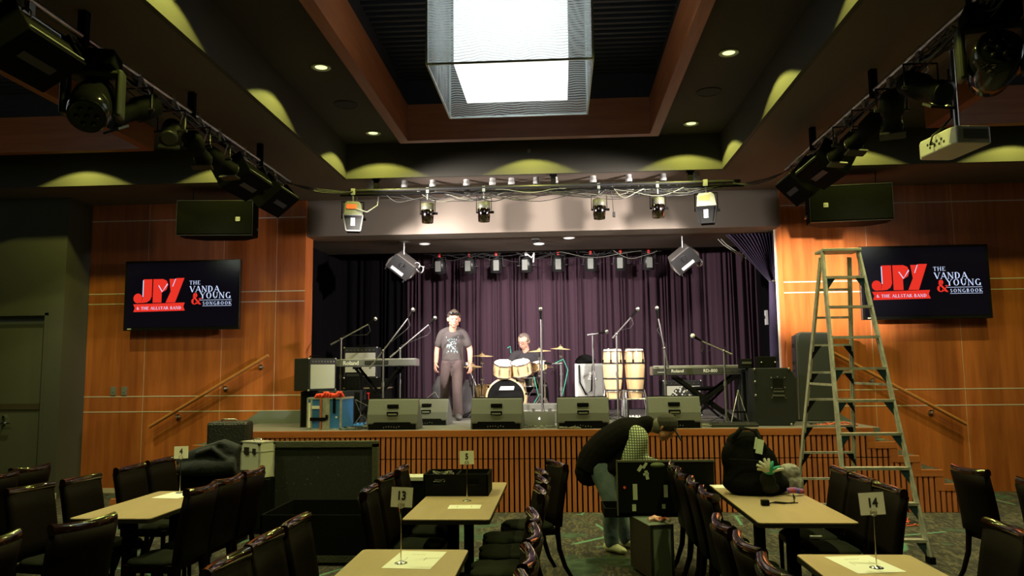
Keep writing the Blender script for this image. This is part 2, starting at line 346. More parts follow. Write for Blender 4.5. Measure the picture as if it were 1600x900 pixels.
# ---- stage front and side steps
st = MB(); SL = -4.6; SR = 3.9
fx = MB(); back = MB()
def slats(mb, x0, x1, ztop):
    n0 = math.ceil(x0 / .0668)
    k = n0
    while k * .0668 + .045 < x1:
        x = k * .0668
        if ztop > .68: mb.box(x, x + .045, YF, YF + .03, .004, .666); mb.box(x, x + .045, YF, YF + .03, .678, ztop)
        else: mb.box(x, x + .045, YF, YF + .03, .004, ztop)
        k += 1
slats(st, SL + .0, SR + .02, .955); back.box(SL, SR, YF + .03, YF + .06, 0, .955)
fx.box(SL - .0, SR, YF - .012, YF + .045, .955, ZS)
fx.box(SR - .09, SR, YF - .006, YF + .045, .864 - .08, .955)
for k in range(5):
    z = ZS - .173 * (k + 1); xa = SR + .27 * k; xb = xa + .27
    for sgn in (1, -1):
        X = (lambda x: x) if sgn == 1 else (lambda x: (SR + SL) - x)
        u0, u1 = sorted((X(xa), X(xb)))
        fx.box(u0, u1, YF - .012, YF + .045, max(0, z - .08), z)
        v0, v1 = sorted((X(xb - .085), X(xb))); 
        if k < 4: fx.box(v0, v1, YF - .006, YF + .045, max(0, z - .253), z - .08)
        if z > .2: slats(st, u0 - .01, u1 + .02, z - .082)
        back.box(u0, u1, YF + .03, YF + .06, 0, z - .08 if z > .1 else z)
stage = st.build('trim_stage_slats', W_slat); struct(stage)
fx.build('fascia', W_fasc, stage); back.build('slat_backing', 'black', stage)
steps = MB()
for k in range(5):
    z = ZS - .173 * (k + 1); xa = SR + .27 * k
    steps.box(xa, xa + .27, YF + .06, YW, 0, z); steps.box(SL - .27 * (k + 1), SL - .27 * k, YF + .06, YW, 0, z)
struct(steps.build('floor_steps', 'carpet'))
sk = MB()
sk.box(SL, XL, YW - .03, YW, ZS, ZS + .19); sk.box(XR, SR, YW - .03, YW, ZS, ZS + .19)
for sgn in (1, -1):
    X = (lambda x: x) if sgn == 1 else (lambda x: (SR + SL) - x)
    sk.prism([(X(SR), ZS + .19), (X(SR), ZS - .25), (X(SR + 1.35), -.0), (X(SR + 1.75), 0), (X(SR + 1.75), .10)], YW - .03, YW, 'y')
struct(sk.build('baseboard_stage', 'skirt'))
# ================================================================ CEILING FITTINGS
# big glass chandelier: acrylic outer cube with wavy etched lines round a glowing inner box
def etched():
    M = bpy.data.materials.new('etched_clear_acrylic'); M.use_nodes = True; nt = M.node_tree; L = nt.links.new
    out = nt.nodes['Material Output']; b = nt.nodes['Principled BSDF']
    b.inputs['Base Color'].default_value = (.80, .86, .86, 1); b.inputs['Roughness'].default_value = .35
    b.inputs['Transmission Weight'].default_value = 0
    tc = nt.nodes.new('ShaderNodeTexCoord'); sx = nt.nodes.new('ShaderNodeSeparateXYZ'); L(tc.outputs['Object'], sx.inputs[0])
    n = nt.nodes.new('ShaderNodeTexNoise'); n.inputs['Scale'].default_value = 3.2; n.inputs['Detail'].default_value = 1.5
    mp = nt.nodes.new('ShaderNodeMapping'); mp.inputs['Scale'].default_value = (1, 1, .45); L(tc.outputs['Object'], mp.inputs[0]); L(mp.outputs[0], n.inputs['Vector'])
    a = nt.nodes.new('ShaderNodeMath'); a.operation = 'MULTIPLY_ADD'; L(n.outputs['Fac'], a.inputs[0]); a.inputs[1].default_value = .14; L(sx.outputs[2], a.inputs[2])
    f = nt.nodes.new('ShaderNodeMath'); f.operation = 'MULTIPLY'; L(a.outputs[0], f.inputs[0]); f.inputs[1].default_value = 46
    fr_ = nt.nodes.new('ShaderNodeMath'); fr_.operation = 'FRACT'; L(f.outputs[0], fr_.inputs[0])
    r = nt.nodes.new('ShaderNodeMapRange'); r.inputs['From Min'].default_value = .30; r.inputs['From Max'].default_value = .42; r.inputs['To Min'].default_value = .50; r.inputs['To Max'].default_value = .10
    L(fr_.outputs[0], r.inputs['Value'])
    tr = nt.nodes.new('ShaderNodeBsdfTransparent'); tr.inputs[0].default_value = (.97, 1, 1, 1)
    df = nt.nodes.new('ShaderNodeBsdfTranslucent'); df.inputs[0].default_value = (.85, .9, .9, 1)
    di = nt.nodes.new('ShaderNodeBsdfDiffuse'); di.inputs[0].default_value = (.7, .75, .75, 1)
    m1 = nt.nodes.new('ShaderNodeMixShader'); m1.inputs[0].default_value = .5; L(df.outputs[0], m1.inputs[1]); L(di.outputs[0], m1.inputs[2])
    m2 = nt.nodes.new('ShaderNodeMixShader'); L(r.outputs[0], m2.inputs[0]); L(tr.outputs[0], m2.inputs[1]); L(m1.outputs[0], m2.inputs[2])
    L(m2.outputs[0], out.inputs['Surface'])
    return M
K['etch'] = etched()
K['acry'] = mat('clear_acrylic_edge', (.62, .70, .68), .15)
K['glow'] = mat('glowing_white_diffuser', (.9, .9, .9), .5, emit=(.97, 1, 1), es=1.7)
ch = thing('glass_chandelier', 'huge square chandelier, glowing white box inside clear acrylic sheets etched with wavy lines', 'chandelier', (-.34, 6.18, 4.1))
HW = .625; HT = 1.3
for nm, a in (('acrylic_panel', (-HW, HW, -HW, -HW + .008)), ('acrylic_panel', (-HW, HW, HW - .008, HW)), ('acrylic_panel', (-HW, -HW + .008, -HW, HW)), ('acrylic_panel', (HW - .008, HW, -HW, HW))):
    # single etched sheets with their own thickness
    MB().box(*a, 0, HT).build(nm, 'etch', ch)
e = MB()
for sx in (-1, 1):
    for sy in (-1, 1): e.cbox((sx * HW, sy * HW, HT / 2), (.016, .016, HT))
    e.cbox((sx * HW, 0, .005), (.014, 2 * HW, .014)); e.cbox((0, sx * HW, .005), (2 * HW, .014, .014))
e.build('edge_trim', 'acry', ch)
MB().box(-.445, .445, -.445, .445, .075, 1.15).build('light_box', 'glow', ch)
sr = MB()
for x, y in ((-.3, -.3), (.3, -.3), (-.3, .3), (.3, .3)): sr.cyl((x, y, 1.15), (x, y, 1.46), .006)
sr.box(-.5, .5, -.02, .02, 1.36, 1.40)
sr.build('suspension_rod', 'steel', ch)
for x, n in ((-6.87, 'left'), (6.15, 'right')):
    t = copy_tree(ch); t.location = (x, 6.18, 4.1); t['label'] = 'square glass chandelier of the %s bay, beyond the edge of the picture' % n

# recessed downlights with white trims
K['lens'] = mat('downlight_lens', (.9, .9, .8), .4, emit=(.85, 1, .45), es=1.3)
K['trimw'] = mat('downlight_trim', (.62, .68, .52), .35)
first = None
for i, (x, y, pw, pn) in enumerate(DOWN):
    seen = {(-2.455, 9.95): 'smallest recessed downlight, left bay edge just above the corner of the wood frame', (1.77, 9.95): 'recessed downlight on the right near the far corner of the raised ceiling', (-2.455, 7.68): 'round recessed downlight to the left of the centre wood frame, nearer one', (1.77, 7.68): 'round recessed downlight to the right of the centre wood frame, nearer one'}
    lab = seen.get((x, y), 'round recessed ceiling downlight hidden by beams or lying out of the frame')
    if first is None:
        t = thing('recessed_downlight', lab, 'downlight', (x, y, ZB), group='recessed downlights in the raised ceiling'); first = t
        MB().lathe([(.075, -.002), (.098, -.002), (.102, -.010), (.096, -.014), (.070, -.012), (.060, .0)], n=28, cap=False).build('trim_ring', 'trimw', t)
        MB().lathe([(.062, -.003), (.062, -.006)], n=24).build('lens', 'lens', t)
    else:
        t = copy_tree(first); t.location = (x, y, ZB); t['label'] = lab
for x, y, s_ in ((-2.516, 8.83, 'left'), (1.784, 8.80, 'right')):
    t = thing('ceiling_speaker', 'dark round ceiling speaker grille between the downlights on the %s side' % s_, 'ceiling speaker', (x, y, ZB))
    MB().lathe([(0.001, -.006), (.135, -.006)], n=30, cap=False).build('grille', 'void', t); MB().torus((0, 0, -.004), .138, .008, 30).build('rim', 'ceil2', t)
t = tag(MB().box(-.40, -.355, 10.415, 10.43, 4.80, 4.85).build('sensor_box', 'grey'), 'tiny grey sensor box on the far face of the raised ceiling', 'sensor')

# ---------------------------------------------------------------- lighting bars
def bracket(p, mb): mb.box(p[0] - .035, p[0] + .035, p[1] - .01, p[1] + .01, p[2], ZA)
t = thing('lighting_bar', 'double black lighting bar across the room in front of the stage header', 'lighting bar', (0, 10.5, 4.34))
MB().cyl((-2.87, 0, .0), (2.50, 0, .0), .024).build('pipe', 'dmetal', t); MB().cyl((-3.05, .0, -.055), (2.55, .0, -.055), .02).build('pipe', 'black', t)
for x in (-2.54, -.05, 1.83):
    q = MB(); q.box(x - .035, x + .035, -.012, .012, -.08, .16); q.box(x - .05, x + .05, -.04, .04, .145, .16); q.build('hanger', 'black', t)
for X, n, y1 in ((-3.5, 'left', 9.7), (2.9, 'right', 9.75)):
    t = thing('lighting_bar', 'long lighting bar running towards the stage along the %s side ceiling' % n, 'lighting bar', (X, 0, 4.3))
    MB().cyl((0, 1.2, 0), (0, y1, 0), .024).build('pipe', 'steel', t); MB().cyl((.05 if n == 'right' else -.05, 1.2, -.07), (.05 if n == 'right' else -.05, y1, -.07), .02).build('pipe', 'black', t)
    for y in (3.6, 5.3, 7.0, 8.7):
        q = MB(); q.box(-.03, .03, y - .03, y + .03, -.06, .2); q.build('hanger', 'black', t)
def cable_cluster(name, lab, p0, p1, n, sag, seed, mats='cable', r=.007, dy=.05):
    R = random.Random(seed); mb = MB(); p0, p1 = Vector(p0), Vector(p1); L_ = (p1 - p0).length
    for i in range(n):
        a = R.random() * .9; b = min(1, a + R.uniform(.08, .35)); pts = []
        off = Vector((R.uniform(-dy, dy), R.uniform(-dy, dy), 0)); sg = R.uniform(.2, 1) * sag; ph = R.uniform(0, 6)
        for k in range(13):
            u = k / 12; P = p0.lerp(p1, a + (b - a) * u) + off * math.sin(PI * u)
            P.z += -.03 - sg * 4 * u * (1 - u) + .02 * math.sin(9 * u + ph); pts.append(P)
        mb.mi(1 if R.random() < .13 else 0).tube(pts, r * R.uniform(.6, 1.2), 5)
    return tag(mb.build(name, [mats, 'wcable']), lab, 'cables')
cable_cluster('cable_bundle', 'tangle of black and grey cables looped along the bar in front of the stage', (-2.8, 10.5, 4.33), (2.3, 10.5, 4.33), 46, .16, 3)
cable_cluster('cable_bundle', 'cables and safety chains tangled along the left side lighting bar', (-3.5, 4.5, 4.3), (-3.5, 9.6, 4.3), 34, .14, 5)
cable_cluster('cable_bundle', 'cables and safety chains tangled along the right side lighting bar', (2.9, 4.5, 4.3), (2.9, 9.6, 4.3), 34, .14, 6)
def swag_cable(lab, p, q, n, sag, seed):
    R = random.Random(seed); mb = MB(); p, q = Vector(p), Vector(q)
    for i in range(n):
        pts = [p.lerp(q, k / 14) + Vector((0, 0, -4 * (sag + .03 * i) * (k / 14) * (1 - k / 14) + .01 * i)) for k in range(15)]; mb.tube(pts, .008, 5)
    tag(mb.build('linking_cable', 'cable'), lab, 'cables')
swag_cable('thin black cables hanging from the left bar across to the bar before the stage', (-3.5, 9.6, 4.25), (-2.85, 10.5, 4.32), 3, .02, 1)
swag_cable('thin black cables hanging from the right bar across to the bar before the stage', (2.9, 9.6, 4.25), (2.4, 10.5, 4.30), 3, .04, 2)
q = MB(); q.tube([(.745, 10.49, 4.25), (.76, 10.49, 4.1), (.77, 10.49, 3.93)], .005, 5); q.box(.755, .79, 10.47, 10.51, 3.88, 3.95); tag(q.build('hanging_plug', 'cable'), 'short cable with a black plug dangling from the middle of the bar', 'plug')
# white ceiling sockets
used0 = None
CUPS = [(-2.658, 10.62, 0), (-2.164, 10.63, 1), (-1.761, 10.64, 1), (-1.283, 10.66, 1), (-.908, 10.62, 0), (-.642, 10.64, 1), (-.29, 10.64, 1), (-.029, 10.66, 1), (.508, 10.64, 1), (1.001, 10.62, 1), (1.477, 10.62, 1), (1.937, 10.62, 0)]
ordn = ['first', 'second', 'third', 'fourth', 'fifth', 'sixth', 'seventh', 'eighth', 'ninth', 'tenth', 'eleventh', 'last']
for i, (x, y, pl) in enumerate(CUPS):
    t = thing('ceiling_socket', 'white round ceiling socket above the bar, %s from the left, %s' % (ordn[i], 'black plug in it' if pl else 'nothing plugged in'), 'socket', (x, y, ZA), group='white sockets above the bar')
    MB().lathe([(.040, 0), (.040, -.05), (.047, -.052), (.047, -.10), (.03, -.10)], n=18).build('socket_body', mat('grey_white_plastic', (.38, .38, .36), .5), t)
    if pl: MB().lathe([(.028, -.10), (.03, -.13), (.02, -.15)], n=12).tube([(0, 0, -.14), (.02, -.04, -.16), (.06, -.1, -.17)], .008, 5).build('plug', 'black', t)
# ---------------------------------------------------------------- lanterns
def clamp(mb, z0): mb.box(-.018, .018, -.03, .03, z0 - .05, z0 + .05)
def flood_parts(t, tone='blk2', sticker=True, lens='dmetal', sc=1):
    b = MB(); b.prism([(-.15, .0), (-.15, .20), (-.11, .33), (.11, .33), (.15, .20), (.15, 0)], -.14, .13, 'x')
    b.build('lantern_body', tone, t, .012)
    f = MB(); f.box(-.16, .155, .135, .17, -.02, .33); f.build('front_frame', 'dmetal', t, .006)
    g = MB(); g.box(-.12, .115, .168, .176, .02, .29); g.build('reflector_glass', 'gloss', t); MB().box(-.03, .03, .174, .182, .07, .24).build('lamp_tube', 'white', t)
    y = MB(); y.tube([(-.19, 0, .10), (-.19, 0, .44), (.19, 0, .44), (.19, 0, .10)], (.011), 6); y.cyl((-.20, 0, .14), (-.14, 0, .14), .022); y.cyl((.20, 0, .14), (.14, 0, .14), .022); y.build('yoke', 'black', t)
    if sticker: s_ = MB(); s_.box(-.09, .09, -.148, -.14, .21, .29); s_.build('sticker', 'orange', t)
def flood(name, lab, loc, rot, up, **kw):
    t = thing(name, lab, 'stage light', loc); t.rotation_euler = rot
    flood_parts(t, **kw)
    return t
# fresnel floods on the centre bar (bodies hang below the yoke; fronts look down to the stage)
def hanging_flood(lab, x, face, rz, lens):
    t = thing('flood_lantern', lab, 'stage light', (x, 10.5, 4.28), rz)
    c_ = MB(); c_.cyl((0, 0, .05), (0, 0, -.10), .014); c_.box(-.03, .03, -.03, .03, .0, .09); c_.tube([(.02, 0, .05), (.06, .03, -.04), (.03, .06, -.12)], .005, 5); c_.build('hook_clamp', 'steel', t)
    b = MB(); b.at((0, 0, 0)); b.prism([(-.125, -.30), (-.115, -.14), (-.08, -.11), (.08, -.11), (.115, -.14), (.14, -.30)], -.10, .10, 'y'); b.build('lantern_body', mat('olive_grey_casing', (.15, .155, .11), .5), t, .01)
    n = MB(); n.prism([(-.13, -.30), (.14, -.30), (.10, -.52), (-.08, -.52)], -.13, .12, 'y'); n.build('barn_housing', 'dmetal' if lens == 'l' else 'black', t, .006)
    f = MB(); 
    for a, b_ in (((-.13, -.31), (-.085, -.53)), ((.14, -.31), (.105, -.53)), ((-.13, -.31), (.14, -.31)), ((-.085, -.53), (.105, -.53))): f.bar((a[0], -.14, a[1]), (b_[0], -.14, b_[1]), .018, .018)
    f.build('front_frame', 'steel' if lens == 'l' else 'black', t)
    MB().box(-.025, .03, -.137, -.13, -.46, -.35).build('lamp_tube', 'white', t)
    s_ = MB(); s_.box(-.085, .055, -.108, -.101, -.215, -.15); s_.build('sticker', 'orange', t)
    y = MB(); y.tube([(-.15, 0, -.34), (-.15, 0, -.10), (.15, 0, -.10), (.15, 0, -.34)], .009, 6); y.cyl((.13, 0, -.34), (.18, 0, -.34), .02); y.build('yoke', 'black', t)
    return t
f1 = hanging_flood('large flood lantern with orange sticker and pale frame, left end of the front bar', -2.87, -1, .25, 'l')
MB().tube([(.05, -.1, -.22), (.2, -.12, -.26), (.34, -.05, -.15), (.36, 0, .02)], .011, 6).build('power_cable', 'wcable', f1)
hanging_flood('large dark flood lantern with orange sticker, right end of the front bar', 2.03, -1, -.25, 'r')
def par(lab, x, name='par_lantern'):
    t = thing(name, lab, 'stage light', (x, 10.5, 4.28))
    c_ = MB(); c_.cyl((0, 0, .05), (0, 0, -.09), .012); c_.box(-.02, .02, -.02, .02, 0, .08); c_.build('hook_clamp', 'skirt', t)
    MB().lathe([(.05, -.14), (.088, -.15), (.09, -.24), (.085, -.245)], n=24).build('can_back', mat('olive_dark_casing', (.06, .06, .04), .5), t)
    MB().lathe([(.090, -.245), (.093, -.25), (.078, -.42), (.072, -.42), (.084, -.25)], n=28).build('can', mat('polished_black_chrome', (.30, .25, .25), .10, 1), t)
    y = MB(); y.tube([(-.105, 0, -.29), (-.105, 0, -.09), (.105, 0, -.09), (.105, 0, -.29)], .006, 6); y.cyl((.09, 0, -.29), (.14, 0, -.29), .018); y.cyl((-.09, 0, -.29), (-.11, 0, -.29), .012); y.torus((0, -.07, -.19), .04, .008, 14, 'y', 5); y.build('yoke', 'black', t)
    return t
for x, l in ((-1.81, 'first of four from the left'), (-1.02, 'second of four from the left'), (.575, 'third of four from the left'), (1.377, 'fourth of four, next to the right flood')):
    par('small polished can lantern on the front bar, ' + l, x)
# long floods, profile lanterns and moving heads on the side bars
def side_flood(lab, X, y, inward, tilt=.5, L_=.62, z=4.02):
    t = thing('flood_lantern', lab, 'stage light', (X, y, 4.26))
    s_ = inward; b = MB(); b.at((0, 0, -.28), (0, tilt * s_, 0)); b.prism([(-.16, -.10), (-.16, .06), (-.10, .13), (.10, .13), (.16, .06), (.16, -.10)], -L_ / 2, L_ / 2, 'y'); b.build('lantern_body', 'blk2', t, .01)
    f = MB(); f.at((0, 0, -.28), (0, tilt * s_, 0)); f.box(-.18, .18, -L_ / 2 - .02, L_ / 2 + .02, -.135, -.10); f.box(-.185, .185, L_ / 2, L_ / 2 + .015, -.13, .13); f.box(-.185, .185, -L_ / 2 - .015, -L_ / 2, -.13, .13); f.build('front_frame', 'black', t, .004)
    g = MB(); g.at((0, 0, -.28), (0, tilt * s_, 0)); g.box(-.03, .03, -L_ * .3, L_ * .3, -.142, -.136); g.build('lamp_tube', 'dmetal', t)
    g = MB(); g.at((0, 0, -.28), (0, tilt * s_, 0)); g.box(s_ * -.188 - .004, s_ * -.188 + .004, -L_ / 2, L_ / 2, -.11, -.095); g.box(-.05, .02, L_ / 2 + .015, L_ / 2 + .022, -.13, .13); g.build('pale_bracket', 'skirt', t)
    y_ = MB(); y_.tube([(0, -L_ / 2 - .04, -.28), (0, -L_ / 2 - .04, -.06), (0, L_ / 2 + .04, -.06), (0, L_ / 2 + .04, -.28)], .011, 6); y_.cyl((0, -L_ / 2 - .06, -.28), (0, -L_ / 2, -.28), .025); y_.build('yoke', 'steel', t)
    c_ = MB(); c_.box(-.02, .02, -.03, .03, -.06, .06); c_.torus((.03, -.08, -.10), .045, .007, 14, 'y', 5); c_.build('hook_clamp', 'steel', t)
    return t
def profile(lab, X, y, tgt, sz=1.0):
    t = thing('profile_lantern', lab, 'stage light', (X, y, 4.26))
    d_ = (Vector(tgt) - Vector((X, y, 3.98))).normalized(); q = d_.to_track_quat('Z', 'Y').to_euler()
    b = MB(); b.at((0, 0, -.26), q); b.lathe([(.05, -.22 * sz), (.10 * sz, -.18 * sz), (.105 * sz, 0), (.08 * sz, .03), (.08 * sz, .20 * sz), (.095 * sz, .21 * sz), (.095 * sz, .26 * sz)], n=18); b.build('can', 'blk2', t)
    g = MB(); g.at((0, 0, -.26), q); g.lathe([(.09 * sz, .262 * sz), (.098 * sz, .27 * sz), (.07 * sz, .272 * sz)], n=18); g.box(-.11 * sz, .11 * sz, -.11 * sz, -.09 * sz, .2 * sz, .3 * sz); g.build('lens_ring', 'dmetal', t)
    y_ = MB(); y_.tube([(-.13, 0, -.26), (-.13, 0, -.07), (.13, 0, -.07), (.13, 0, -.26)], .010, 6); y_.cyl((-.15, 0, -.26), (.15, 0, -.26), .014); y_.build('yoke', 'dmetal', t)
    c_ = MB(); c_.box(-.02, .02, -.03, .03, -.07, .07); c_.tube([(.02, 0, .05), (.08, .05, -.1), (.02, .1, -.2)], .006, 5); c_.build('hook_clamp', 'steel', t)
    return t
def moving_head(lab, X, y, tilt, rz=0):
    t = thing('moving_head_lantern', lab, 'stage light', (X, y, 4.24), rz)
    b = MB(); b.box(-.17, .17, -.13, .13, -.14, 0); b.build('base_box', 'black', t, .02)
    a = MB()
    for s_ in (-1, 1): a.box(s_ * .19 - .025, s_ * .19 + .025, -.07, .07, -.50, -.13)
    a.box(-.2, .2, -.07, .07, -.19, -.14); a.build('yoke', mat('olive_yoke', (.035, .04, .022), .5), t, .02)
    h_ = MB(); h_.at((0, 0, -.40), (tilt, 0, 0)); h_.lathe([(.04, -.27), (.12, -.22), (.155, -.08), (.155, .10), (.14, .17), (.12, .18)], n=24); h_.build('head', 'gloss', t)
    g = MB(); g.at((0, 0, -.40), (tilt, 0, 0)); g.lathe([(.115, .182), (.135, .19), (.14, .17)], n=24)
    for k in range(7):
        aa = 2 * PI * k / 6; rr = 0 if k == 6 else .07; g.sph((rr * math.cos(aa), rr * math.sin(aa), .182), .022, 8)
    g.build('lens_cluster', 'gloss', t)
    return t
side_flood('dark flood lantern at the near left end, partly out of the frame', -3.5, 4.72, -1, .55, .55)
moving_head('big black moving-head lantern with a cluster of small lenses, left side bar', -3.5, 5.45, 2.4, .3)
profile('dark profile lantern just behind the left moving head', -3.5, 6.05, (-5.2, 3.0, 2.0))
profile('small can lantern in the middle of the left side bar', -3.5, 6.62, (-2.6, 4.5, 2.4), .8)
profile('short can lantern beside the long floods of the left bar', -3.5, 7.12, (-4.0, 10.5, 3.0), .9)
profile('greyish can lantern close before the long left flood', -3.5, 7.58, (-2.6, 11.0, 3.1), .9)
side_flood('long black flood lantern with pale end bracket, second from the stage on the left bar', -3.5, 8.22, -1, .5, .62)
side_flood('long black flood lantern nearest the stage on the left bar', -3.5, 9.15, -1, .7, .58)
moving_head('big black moving-head lantern above the white projector, right side bar', 2.98, 5.25, 1.3, -.3)
profile('shadowy can lantern behind the right moving head', 2.9, 6.1, (3.6, 3.5, 2.4), 1.0)
profile('dark can lantern with green-lit yoke in the middle of the right bar', 2.9, 6.65, (4.0, 9.5, 2.8), .95)
profile('second dark can lantern in the middle of the right bar', 2.9, 7.2, (2.0, 10.5, 2.6), .9)
profile('stubby can lantern before the long flood of the right bar', 2.9, 7.7, (1.8, 11.5, 2.6), .85)
side_flood('long black flood lantern over the right loudspeaker, second from the stage', 2.9, 8.35, 1, .5, .66)
side_flood('black flood lantern nearest the stage on the right bar', 2.9, 9.2, 1, .8, .55)
# ---------------------------------------------------------------- loudspeakers flown by the side walls
def flown(lab, x, rz, mirror):
    t = thing('flown_loudspeaker', lab, 'loudspeaker', (x, 10.75, 3.78), rz)
    s_ = mirror
    MB().prism([(-.54, -.12), (.54, -.12), (.54, .16), (.30, .38), (-.30, .38), (-.54, .16)], 0, .50, 'z').build('cabinet', 'blk2', t, .012)
    MB().box(-.525, .525, -.134, -.118, .015, .485).build('grille', 'grille', t, .004)
    q = MB(); 
    for z in (-.004, .498): q.box(-.54, .54, -.137, -.12, z - .004, z + .006)
    for xx in (-.54, .534): q.box(xx, xx + .006, -.137, -.12, 0, .5)
    q.build('grille_frame', 'dmetal', t)
    b = MB(); b.box(s_ * .33 - .03, s_ * .33 + .03, -.142, -.134, .20, .26); bo = b.build('badge', 'cream', t)
    text('EV', .045, 'ink', bo, 'badge_logo', (s_ * .33, -.1425, .213), ext=.001)
    r = MB()
    for xx in (-.4, .4): r.cyl((xx, .1, .5), (xx, .1, .72), .008)
    r.build('hanging_rod', 'dmetal', t)
    hb = MB(); hb.box(s_ * .545 - .012, s_ * .545 + .012, .03, .17, .10, .13); hb.build('side_handle', 'steel', t)
flown('black loudspeaker hung on its side above the left television', -4.93, 0.10, 1)
flown('black loudspeaker hung on its side above the ladder and right television', 4.02, -0.10, -1)
# ---------------------------------------------------------------- projector
t = thing('ceiling_projector', 'white ceiling projector on a pole in the upper right', 'projector', (3.20, 6.27, 3.585), .13)
MB().prism([(-.13, -.24), (.13, -.24), (.155, -.22), (.155, .24), (.12, .27), (-.12, .27), (-.155, .20), (-.155, -.16)], -.07, .07, 'z').build('projector_body', 'white', t, .012)
v = MB()
for k in range(9): v.box(-.08, .12, -.2425, -.2395, -.035 + k * .009, -.030 + k * .009)
v.build('vent_grille', 'grey', t)
v = MB()
for k in range(8): v.box(-.1575, -.1545, -.12 + k * .03, -.10 + k * .03, -.03 + (k % 2) * .03, -.010 + (k % 2) * .03)
v.build('connector_panel', 'ink', t)
v = MB(); v.lathe([(.05, 0), (.05, .02), (.03, .02)], (.03, .268, 0), 18, 'y'); v.build('lens', 'gloss', t)
v = MB(); v.cyl((.0, -.05, .07), (-.0, -.05, .915), .022); v.box(-.06, .06, -.11, .01, .07, .085); v.cyl((.03, -.05, .07), (.03, -.05, .11), .01); v.build('mounting_pole', 'steel', t)
v = MB(); v.tube([(-.155, .02, 0), (-.20, 0, -.02), (-.19, -.02, .05), (-.10, -.03, .12), (-.03, -.04, .2), (-.03, -.04, .6)], .008, 6); v.build('cable', 'cable', t)

# ================================================================ WALL FITTINGS
SER = {}
def _gl():
    T, N = .15, .055
    def V(*s): return s
    SER.update({
     'A': (.95, [(.08, 0, .46, 1, N), (.46, 1, .86, 0, T), (.24, .33, .70, .33, N)], [(.08, 0), (.86, 0)]),
     'N': (1.0, [(.17, 0, .17, 1, N), (.17, 1, .83, 0, T), (.83, 0, .83, 1, N)], [(.17, 0), (.12, 1), (.83, 1)]),
     'V': (.92, [(.1, 1, .48, 0, T), (.48, 0, .84, 1, N)], [(.1, 1), (.84, 1)]),
     'Y': (.88, [(.1, 1, .44, .45, T), (.80, 1, .44, .45, N), (.44, .45, .44, 0, T)], [(.1, 1), (.80, 1), (.44, 0)]),
     'T': (.85, [(.42, 0, .42, 1, T), (.06, .97, .78, .97, N), (.06, .97, .04, .8, N), (.78, .97, .80, .8, N)], [(.42, 0)]),
     'H': (1.0, [(.2, 0, .2, 1, T), (.8, 0, .8, 1, T), (.2, .52, .8, .52, N)], [(.2, 0), (.2, 1), (.8, 0), (.8, 1)]),
     'E': (.82, [(.2, 0, .2, 1, T), (.1, .97, .7, .97, N), (.1, .03, .74, .03, N), (.2, .52, .58, .52, N), (.7, .97, .7, .8, N), (.74, .03, .76, .22, N)], []),
     'L': (.78, [(.2, 0, .2, 1, T), (.1, .03, .72, .03, N), (.72, .03, .74, .25, N)], [(.2, 1)]),
     'K': (.95, [(.2, 0, .2, 1, T), (.8, 1, .27, .45, N), (.38, .56, .84, 0, T)], [(.2, 0), (.2, 1), (.84, 0), (.78, 1)]),
     'D': (1.0, [(.2, 0, .2, 1, T), (.2, .97, .45, .97, N), (.2, .03, .45, .03, N), ('a', .42, .5, .42, .47, -90, 90)], []),
     'B': (.86, [(.2, 0, .2, 1, T), (.2, .97, .42, .97, N), (.2, .03, .42, .03, N), (.2, .53, .42, .53, N), ('a', .40, .75, .26, .22, -90, 90), ('a', .42, .28, .32, .25, -90, 90)], []),
     'R': (.92, [(.2, 0, .2, 1, T), (.2, .97, .42, .97, N), (.2, .50, .42, .50, N), ('a', .40, .74, .28, .235, -90, 90), (.45, .5, .84, 0, T)], [(.2, 0), (.84, 0)]),
     'O': (1.05, [('a', .52, .5, .42, .5, 0, 360)], []),
     'U': (1.0, [(.2, 1, .2, .35, T), (.8, 1, .8, .35, N), ('a', .5, .35, .3, .33, 180, 360)], [(.2, 1), (.8, 1)]),
     'G': (1.02, [('a', .52, .5, .42, .5, 45, 318), (.82, .42, .82, .1, T)], [(.82, .42)]),
     'S': (.72, [('a', .36, .74, .24, .24, 30, 270), ('a', .36, .27, .26, .26, -150, 90)], []),
     '&': (1.0, [('a', .40, .77, .18, .21, 0, 360), ('a', .36, .27, .28, .27, 60, 330), (.27, .66, .84, 0, T), (.84, .5, .60, .06, N)], [(.84, .5)]),
     ' ': (.45, [], [])})
_gl()
